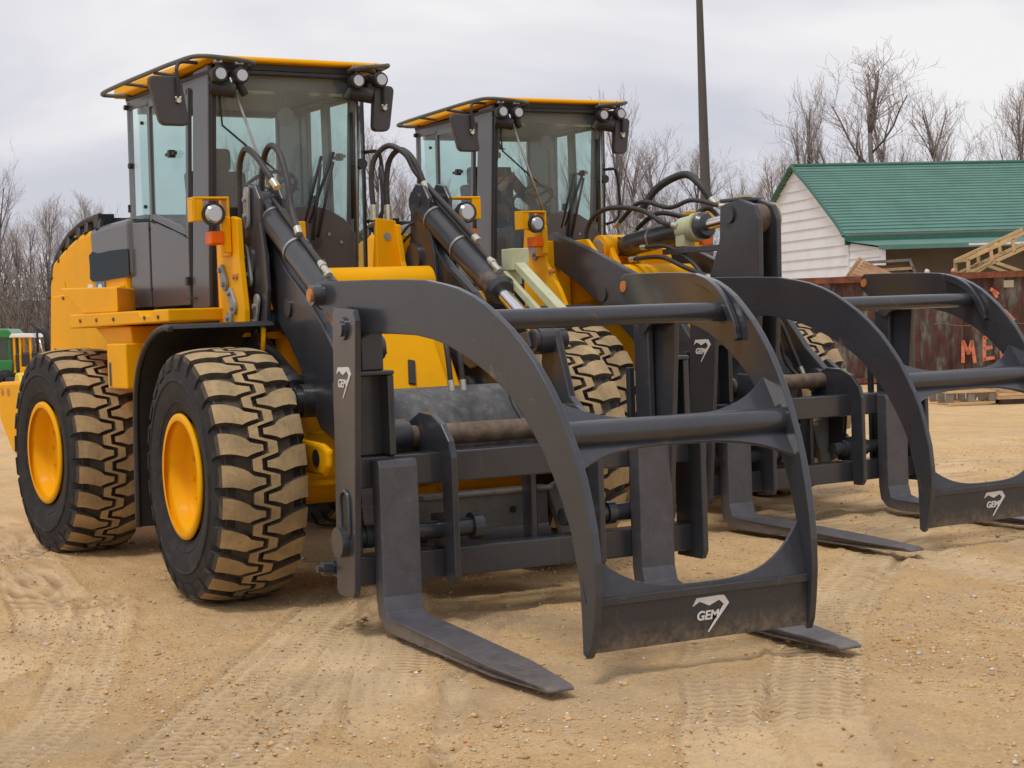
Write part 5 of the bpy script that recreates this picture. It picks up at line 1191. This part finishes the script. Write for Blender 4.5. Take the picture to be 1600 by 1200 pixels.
def container():
    A = ground_at(1190, CTD); B = ground_at(1800, CTD + .4); u = (B - A); LEN = u.length; u.normalize(); v = Vector((-u.y, u.x, 0))
    if v.dot(FH) < 0: v = -v
    M = Matrix(((u.x, v.x, 0, 0), (u.y, v.y, 0, 0), (0, 0, 1, 0), (0, 0, 0, 1)))
    t = thing('scrap_container', 'rusty red roll-off container with orange spray painted letters', 'container', A)
    RM = rust_mat(); m = MB(); H = 2.22
    m.box(0, LEN, 0, .04, .12, H - .05); m.box(0, LEN, 2.36, 2.40, .12, H - .05); m.box(0, .04, .04, 2.36, .12, H - .05); m.box(LEN - .04, LEN, .04, 2.36, .12, H - .05); m.box(0, LEN, 0, 2.4, .10, .16)
    link('body', m, RM, t, M)
    m = MB(); x = .3
    while x < LEN:
        m.prism([(x, -.004), (x + .04, -.09), (x + .26, -.09), (x + .30, -.004)], .14, H - .1, 'z'); x += .92
    link('ribs', m, RM, t, M)
    m = MB(); m.box(-.04, LEN, -.10, .06, H - .10, H + .03); m.box(-.04, LEN, 2.34, 2.44, H - .10, H + .03); m.box(-.04, LEN, -.08, .0, .02, .14); link('top_rail', m, mat('bright_rust', (.20, .065, .030), .85, var=.5, scale=5, dust=.6, dustcol=(.06, .03, .025)), t, M)
    # painted letters
    PK = mat('orange_spray_paint', (.60, .20, .15), .85, var=.3, scale=8, col2=(.64, .17, .04), dust=.9, dustcol=(.13, .045, .03), dustbias=.50); x1 = lambda px: ((ground_at(px, CTD) - A).dot(u)); Z = lambda px, y: zpx(px, y, CTD)
    def strokes(nm, segs, lab):
        m = MB()
        for (ax, ay, bx, by) in segs:
            p = Vector((x1(ax), -.115, Z(ax, ay))); q = Vector((x1(bx), -.115, Z(bx, by))); d = (q - p).normalized(); w = Vector((-d.z, 0, d.x)) * .036
            m.add([p - w - d * .02, q - w + d * .02, q + w + d * .02, p + w - d * .02] + [a_ + Vector((0, .008, 0)) for a_ in (p - w - d * .02, q - w + d * .02, q + w + d * .02, p + w - d * .02)], [(0, 1, 2, 3), (7, 6, 5, 4), (0, 4, 5, 1), (1, 5, 6, 2), (2, 6, 7, 3), (3, 7, 4, 0)])
        link('painted_letter', m, PK, t, M)
    strokes('m', [(1508, 566, 1509, 534), (1509, 534, 1517, 552), (1517, 552, 1523, 534), (1523, 534, 1527, 566)], 0)
    strokes('e', [(1542, 563, 1543, 528), (1543, 528, 1556, 525), (1543, 545, 1554, 543), (1542, 562, 1557, 559)], 0)
    strokes('t', [(1569, 534, 1570, 566)], 0); strokes('smear', [(1556, 452, 1566, 459), (1560, 455, 1564, 464), (1577, 486, 1590, 500)], 0)
    m = MB(); m.box(x1(1576), x1(1592), -.118, -.105, Z(1584, 449), Z(1584, 438)); link('tag_plate', m, mat('old_tag', (.36, .34, .24), .6), t, M)
    m = MB(); m.path(curve_pts([(x1(1460), -.12, Z(1460, 507)), (x1(1480), -.13, Z(1480, 506)), (x1(1500), -.13, Z(1500, 509)), (x1(1545), -.12, Z(1545, 508)), (x1(1640), -.12, Z(1640, 504))], 4), .010, n=5); link('cable', m, RUST, t, M)
    return A, u, v, M
cA, cu_v, cv_v, cM = container()
PINE = mat('fresh_pine', (.62, .42, .20), .7, var=.15, scale=4, stretch=(1, 1, .3), bump=.2); PINE2 = mat('tan_boards', (.52, .33, .19), .75, var=.25, scale=5, bump=.2); OLDW = mat('grey_boards', (.22, .19, .16), .85, var=.3, scale=6, bump=.2)
def board(mb, p, q, w, th):
    p = Vector(p); q = Vector(q); d = (q - p).normalized(); s = d.cross(Vector((0, 1, 0))).normalized() * w / 2; y = Vector((0, th / 2, 0))
    vs = [p - s - y, p + s - y, p + s + y, p - s + y, q - s - y, q + s - y, q + s + y, q - s + y]
    mb.add(vs, [(3, 2, 1, 0), (4, 5, 6, 7), (0, 1, 5, 4), (1, 2, 6, 5), (2, 3, 7, 6), (3, 0, 4, 7)])
def wood_piles():
    X = lambda px, y=0: (ground_at(px, CTD) - cA).dot(cu_v); Z = lambda px, y: zpx(px, y, CTD)
    t = thing('slatted_pallet', 'tan slatted pallet leaning out of the top of the rusty container', 'pallet', cA + cM.to_3x3() @ Vector((X(1390), 1.0, 2.2))); Tl = Matrix.Translation(-t.location + cA) @ cM
    for i in range(6):
        m = MB(); o = i * 9; board(m, (X(1346 + o * 1.0), .75 + .05 * i, Z(1346, 428 - i * 4.2)), (X(1346 + o + 14 + 40), .75 + .05 * i, Z(1400, 444 - i * 1.8)), .07, .10) if False else board(m, (X(1346 + i * 6), .5 + .12 * i, Z(1346 + i * 6, 429 - i * 4.6)), (X(1388 + i * 9), .5 + .12 * i, Z(1388 + i * 9, 438 - i * 1.2)), .06, .12)
        link('slat', m, PINE2, t, Tl)
    m = MB(); board(m, (X(1350), 1.25, Z(1350, 436)), (X(1376), 1.25, Z(1376, 400)), .09, .08); link('batten', m, PINE2, t, Tl)
    t = thing('wooden_frame', 'grey weathered wooden frame lying on the container beside tan slats', 'frame', cA + cM.to_3x3() @ Vector((X(1440), 1.3, 2.2))); Tl = Matrix.Translation(-t.location + cA) @ cM
    for a, mm in (((1388, 407, 1456, 403), OLDW), ((1400, 420, 1462, 416), PINE2), ((1456, 402, 1466, 427), OLDW), ((1410, 427, 1466, 426), OLDW)):
        m = MB(); board(m, (X(a[0]), 1.4, Z(a[0], a[1])), (X(a[2]), 1.4, Z(a[2], a[3])), .06, .3); link('frame_board', m, mm, t, Tl)
    m = MB(); m.box(X(1400), X(1455), 1.45, 1.5, Z(1420, 419), Z(1420, 411)); link('panel', m, mat('brown_panel', (.33, .20, .09), .8), t, Tl)
    t = thing('pine_crate', 'yellow pine crate frame sloping up from the container at right', 'crate', cA + cM.to_3x3() @ Vector((X(1570), 1.0, 2.2))); Tl = Matrix.Translation(-t.location + cA) @ cM
    for a in ((1535, 404, 1650, 352), (1535, 427, 1650, 376), (1537, 403, 1537, 428), (1574, 388, 1576, 408), (1610, 370, 1612, 392), (1545, 427, 1575, 408), (1580, 408, 1650, 432)):
        for yy in (.6, 1.5):
            m = MB(); board(m, (X(a[0]), yy, Z(a[0], a[1])), (X(a[2]), yy, Z(a[2], a[3])), .07, .05); link('batten', m, PINE, t, Tl)
    for px, y in ((1537, 404), (1575, 387), (1612, 370)):
        m = MB(); board(m, (X(px), .62, Z(px, y)), (X(px) + .01, 1.48, Z(px, y)), .06, .05) if False else m.box(X(px) - .03, X(px) + .03, .63, 1.47, Z(px, y) - .04, Z(px, y) + .03); link('batten', m, PINE, t, Tl)
    # lumps of scrap
    for px, y, c, nm, lb in ((1457, 415, (.62, .60, .58), 'foam_lump', 'small white foam lump on the container rim'), (1499, 418, (.55, .28, .22), 'brick_lump', 'small pinkish lump on the container rim')):
        m = MB(); r = random.Random(px); vs = []; 
        for i in range(5):
            for j in range(8):
                a = 2 * PI * j / 8; b = PI * (i + .5) / 5; rr = .055 * r.uniform(.8, 1.15); vs.append((rr * math.sin(b) * math.cos(a), rr * math.sin(b) * math.sin(a), rr * 1.2 * math.cos(b)))
        m.add(vs, [(i * 8 + j, i * 8 + (j + 1) % 8, (i + 1) * 8 + (j + 1) % 8, (i + 1) * 8 + j) for i in range(4) for j in range(8)] + [list(range(8)), list(range(32, 40))[::-1]], 0, True)
        o = link(nm, m, mat(nm, c, .8)); o.location = cA + cM.to_3x3() @ Vector((X(px), .0, 2.285)); tag(o, lb, 'scrap')
    # pallet and boards on the ground in front
    D = 29.0; gx = lambda px: ground_at(px, D)
    t = thing('pallet', 'low wooden pallet lying on the dirt in front of the container', 'pallet', gx(1502)); Tl = cM.to_4x4()
    for k, (z, n_) in enumerate(((.20, 5), (.02, 3))):
        for i in range(n_):
            m = MB(); y = -.5 + i / (n_ - 1); m.box(-.38, .38, y - .05, y + .05, z, z + .03); link('deck_board', m, PINE2 if i else PINE, t, Tl)
    for x in (-.34, 0, .34):
        for y in (-.48, 0, .48): m = MB(); m.box(x - .05, x + .05, y - .06, y + .06, .051, .199); link('block', m, OLDW, t, Tl)
    t = thing('plywood_stack', 'flat tan plywood sheets stacked beside the ground pallet', 'plywood', gx(1590))
    for i in range(3): m = MB(); m.box(-.52 + .02 * i, 1.4 - .03 * i, -.6, .6 - .04 * i, .08 + i * .055, .13 + i * .055); link('sheet', m, PINE if i == 1 else PINE2, t, Tl)
    m = MB(); m.box(-.40, 1.2, -.4, -.3, 0, .079); m.box(-.4, 1.2, .3, .4, 0, .079); link('bearer', m, OLDW, t, Tl)
wood_piles()
# ---------------------------------------------------------------- small machines at far left
def small_machines():
    GR = mat('green_machine_paint', (.015, .22, .045), .35, coat=.3, var=.05); D = 55.0; s = D / 2786.3; hz = lambda px: 493 - .036 * (px - 800)
    b = ground_at(8, D); t = thing('compact_tractor', 'green cabbed compact tractor at the far left edge', 'tractor', b, math.atan2(RH.y, RH.x))
    P = lambda px, y: ((px - 8) * s, 1.7 + (hz(px) - y) * s)
    m = MB(); c = [P(-34, 513), P(26, 514), P(33, 522), P(30, 528), P(-36, 526)]; m.prism(c, -.7, .7); r_ = link('roof', m, GR, t, bevel=.04)
    m = MB(); x0, z0 = P(5, 566); x1, z1 = P(30, 527)
    for xx in (P(7, 0)[0], P(26, 0)[0], P(-30, 0)[0]):
        for yy in (-.62, .56): m.box(xx - .03, xx + .03, yy, yy + .06, z0, z1)
    m.prism([P(-40, 600), P(32, 590), P(34, 572), P(30, 562), P(-40, 562)], -.66, .66); link('body', m, GR, t, bevel=.03)
    m = MB(); m.box(P(-28, 0)[0], P(24, 0)[0], -.58, .55, z0, z1 - .02); link('cab_glass', m, mat('dark_glass', (.03, .06, .05), .1, coat=.6), t)
    m = MB(); m.box(P(-60, 0)[0], P(4, 0)[0], -.75, -.67, .4, .9); link('side_panel', m, mat('red_paint', (.35, .02, .02), .5), t)
    m = MB()
    for px, rr in ((-20, .42), (20, .30)):
        for yy in (-.85, .62): m.cut(); m.lathe([(yy, .05), (yy, rr), (yy + .22, rr), (yy + .22, .05)], 24, M=Matrix.Translation((P(px, 0)[0], 0, rr)))
    link('tyre', m, RUB, t)
    m = MB(); m.prism([P(28, 596), P(62, 594), P(58, 576), P(30, 574)], -.5, .5); link('front_loader_box', m, BLK, t, bevel=.03)
    b = ground_at(52, D - 2); t2 = thing('mini_excavator', 'small orange and white digger with raised black boom at far left', 'digger', b, math.atan2(RH.y, RH.x)); s2 = (D - 2) / 2786.3; P2 = lambda px, y: ((px - 52) * s2, 1.7 + (hz(px) - y) * s2)
    m = MB(); m.prism([P2(26, 527), P2(30, 521), P2(60, 521), P2(66, 527)], -.6, .6); link('canopy', m, WHITE, t2, bevel=.02)
    m = MB()
    for px in (33, 42, 58): x, _ = P2(px, 0); m.cut(); m.box(x - .03, x + .03, -.55, -.49, .55, P2(px, 527)[1]); m.cut(); m.box(x - .03, x + .03, .49, .55, .55, P2(px, 527)[1])
    link('canopy_post', m, YEL, t2)
    m = MB(); m.prism([P2(26, 580), P2(72, 580), P2(76, 560), P2(66, 548), P2(30, 552)], -.55, .55); link('body', m, BLK, t2, bevel=.05)
    m = MB(); m.prism([P2(40, 588), P2(70, 588), P2(70, 572), P2(42, 572)], -.62, -.56); link('side_cover', m, YEL, t2, bevel=.01)
    m = MB(); a = P2(58, 505); b_ = P2(80, 520); c = P2(82, 552); d = P2(72, 556); m.path([(a[0], -.3, a[1]), (b_[0], -.3, b_[1]), (c[0], -.3, c[1])], [.07, .11, .08], 8); m.path([(P2(66, 512)[0], -.3, P2(66, 512)[1]), (P2(66, 560)[0], -.3, P2(66, 560)[1])], .04, 8); link('boom', m, BLK, t2)
    m = MB(); m.path([(P2(70, 530)[0], -.35, P2(70, 530)[1]), (P2(75, 556)[0], -.35, P2(75, 556)[1])], .035, 8); link('ram', m, CHROME, t2)
    m = MB(); m.box(-.7, .8, -.7, -.4, 0, .42); m.box(-.7, .8, .4, .7, 0, .42); link('track', m, RUB, t2, bevel=.14)
    b = ground_at(44, D - 6); e = MB(); s3 = (D - 6) / 2786.3
    e.prism([(-.32, .0), (.34, .0), (.34, .40), (.20, .60), (-.18, .62), (-.32, .42)], -.3, .3); o = link('fuel_drum', e, mat('bright_yellow', (.72, .52, .02), .5), None, bevel=.06); o.location = b; tag(o, 'low yellow bin standing before the small machines at left', 'bin')
small_machines()
# ---------------------------------------------------------------- person in the rear loader's cab
def person():
    Bm = Matrix.Translation((-2.42, 3.727, 0)) @ Matrix.Rotation(.0785, 4, 'Z') @ Matrix.Translation((-WB / 2, 0, .10)) @ Matrix.Rotation(-.05, 4, 'Z') @ Matrix.Translation((WB / 2, -.11, 0))
    def skin(name, verts, edges, mat_, parent, root=0, sub=2):
        me = bpy.data.meshes.new(name); me.from_pydata([tuple(v[:3]) for v in verts], edges, []); o = bpy.data.objects.new(name, me); COL.objects.link(o); me.materials.append(mat_)
        o.modifiers.new('skin', 'SKIN'); 
        for i, v in enumerate(verts): me.skin_vertices[0].data[i].radius = (v[3], v[4] if len(v) > 4 else v[3]); me.skin_vertices[0].data[i].use_root = (i == root)
        sb = o.modifiers.new('sub', 'SUBSURF'); sb.levels = sub; sb.render_levels = sub
        for p in me.polygons: p.use_smooth = True
        o.modifiers['skin'].use_smooth_shade = True
        if parent: o.parent = parent
        return o
    SKN = mat('skin', (.50, .28, .19), .5, var=.06); CL = mat('dark_jacket', (.035, .036, .042), .85, var=.15); JN = mat('work_trousers', (.10, .11, .14), .85, var=.15); HAIR = mat('dark_cap', (.030, .028, .030), .8)
    # one continuous body: pelvis, spine, head, arms, legs
    V = [(-2.28, -.14, 2.36, .16, .15), (-2.30, -.17, 2.60, .14, .15), (-2.24, -.23, 2.84, .13, .19), (-2.16, -.30, 2.98, .055), (-2.12, -.32, 3.05, .055), (-2.10, -.33, 3.14, .085, .080), (-2.11, -.33, 3.22, .085, .078),
         (-2.22, -.42, 2.90, .06), (-2.06, -.48, 2.66, .045), (-1.90, -.34, 2.82, .036), (-1.86, -.30, 2.87, .028),
         (-2.22, -.05, 2.92, .06), (-2.06, .06, 2.68, .045), (-1.86, -.02, 2.78, .035), (-1.80, -.05, 2.82, .028),
         (-2.20, -.24, 2.34, .09), (-1.84, -.28, 2.38, .075), (-1.74, -.28, 1.98, .05), (-1.62, -.28, 1.90, .04),
         (-2.20, -.04, 2.34, .09), (-1.84, .02, 2.38, .075), (-1.74, .03, 1.98, .05), (-1.62, .03, 1.90, .04)]
    E = [(0, 1), (1, 2), (2, 3), (3, 4), (4, 5), (5, 6), (2, 7), (7, 8), (8, 9), (9, 10), (2, 11), (11, 12), (12, 13), (13, 14), (0, 15), (15, 16), (16, 17), (17, 18), (0, 19), (19, 20), (20, 21), (21, 22)]
    body = skin('person', V, E, SKN, None); body.matrix_world = Bm
    tag(body, 'person in dark jacket and cap sitting in the rear cab behind a camera', 'person')
    infl = lambda v, k=1.13: (*v[:3], *[r * k for r in v[3:]])
    J = [0, 1, 2, 3, 7, 8, 9, 11, 12, 13]; mp_ = {j: i for i, j in enumerate(J)}
    jv = [infl(V[j]) for j in J]; je = [(mp_[a], mp_[b]) for a, b in E if a in mp_ and b in mp_]; skin('jacket', jv, je, CL, body)
    L = [0, 15, 16, 17, 19, 20, 21]; mp_ = {j: i for i, j in enumerate(L)}; skin('trousers', [infl(V[j], 1.1) for j in L], [(mp_[a], mp_[b]) for a, b in E if a in mp_ and b in mp_], JN, body)
    def fingers(w, dr, sd):
        for k in range(4):
            o_ = w + sd * (.018 * (k - 1.5)); l_ = (.036, .042, .040, .032)[k]; a = o_ + dr * .05; b = a + dr * l_ * .6 + Vector((0, 0, .012)); c = b + dr * l_ * .3 + Vector((0, 0, .02)) 
            skin('finger', [(*o_, .011), (*a, .009), (*b, .0085), (*c, .007)], [(0, 1), (1, 2), (2, 3)], SKN, body, sub=1)
        a = w + sd * .04; skin('thumb', [(*w, .011), (*a, .010), (*(a + dr * .03 + Vector((0, 0, .015))), .008)], [(0, 1), (1, 2)], SKN, body, sub=1)
    fingers(Vector(V[10][:3]), Vector((.6, .2, .5)).normalized(), Vector((.1, .9, -.3)).normalized()); fingers(Vector(V[14][:3]), Vector((.7, -.3, .4)).normalized(), Vector((.3, .9, 0)).normalized())
    def ell(name, c, r, m_, n=16, cut=None, R=None):
        mb = MB(); vs = []; k = 10
        for i in range(k + 1):
            b = PI * i / k if cut is None else cut * i / k
            for j in range(n): a = 2 * PI * j / n; q = Vector((r[0] * math.sin(b) * math.cos(a), r[1] * math.sin(b) * math.sin(a), r[2] * math.cos(b))); vs.append(Vector(c) + (R @ q if R else q))
        mb.add(vs, [(i * n + j, i * n + (j + 1) % n, (i + 1) * n + (j + 1) % n, (i + 1) * n + j) for i in range(k) for j in range(n)], 0, True); return link(name, mb, m_, body)
    ell('cap', (-2.105, -.33, 3.20), (.115, .098, .105), HAIR, cut=PI * .52)
    mb = MB(); mb.prism([(-2.02 + .0, 3.195), (-1.93, 3.17), (-1.93, 3.178), (-2.02, 3.21)], -.39, -.27); link('cap_peak', mb, HAIR, body, bevel=.003)
    ell('hair', (-2.15, -.33, 3.13), (.080, .092, .10), HAIR)
    ell('nose', (-2.015, -.33, 3.125), (.022, .014, .022), SKN, 8)
    for s in (-1, 1): ell('eye', (-2.028, -.33 + s * .032, 3.148), (.011, .013, .008), WHITE, 8); ell('pupil', (-2.019, -.33 + s * .032, 3.148), (.005, .006, .006), BLK, 8); ell('ear', (-2.10, -.33 + s * .088, 3.135), (.02, .01, .03), SKN, 8)
    ell('mouth', (-2.022, -.33, 3.085), (.006, .022, .006), mat('lips', (.35, .12, .10), .5), 8)
    Bi = Bm
    c = MB(); c.box(-1.90, -1.85, -.40, -.26, 2.91, 3.00, 0, Bi); c.tube(Bi @ Vector((-1.86, -.33, 2.955)), Bi @ Vector((-1.79, -.33, 2.955)), .032, n=18); co = link('camera', c, BLK, None, bevel=.006); tag(co, 'small black camera held up by the person in the rear cab', 'camera')
person()
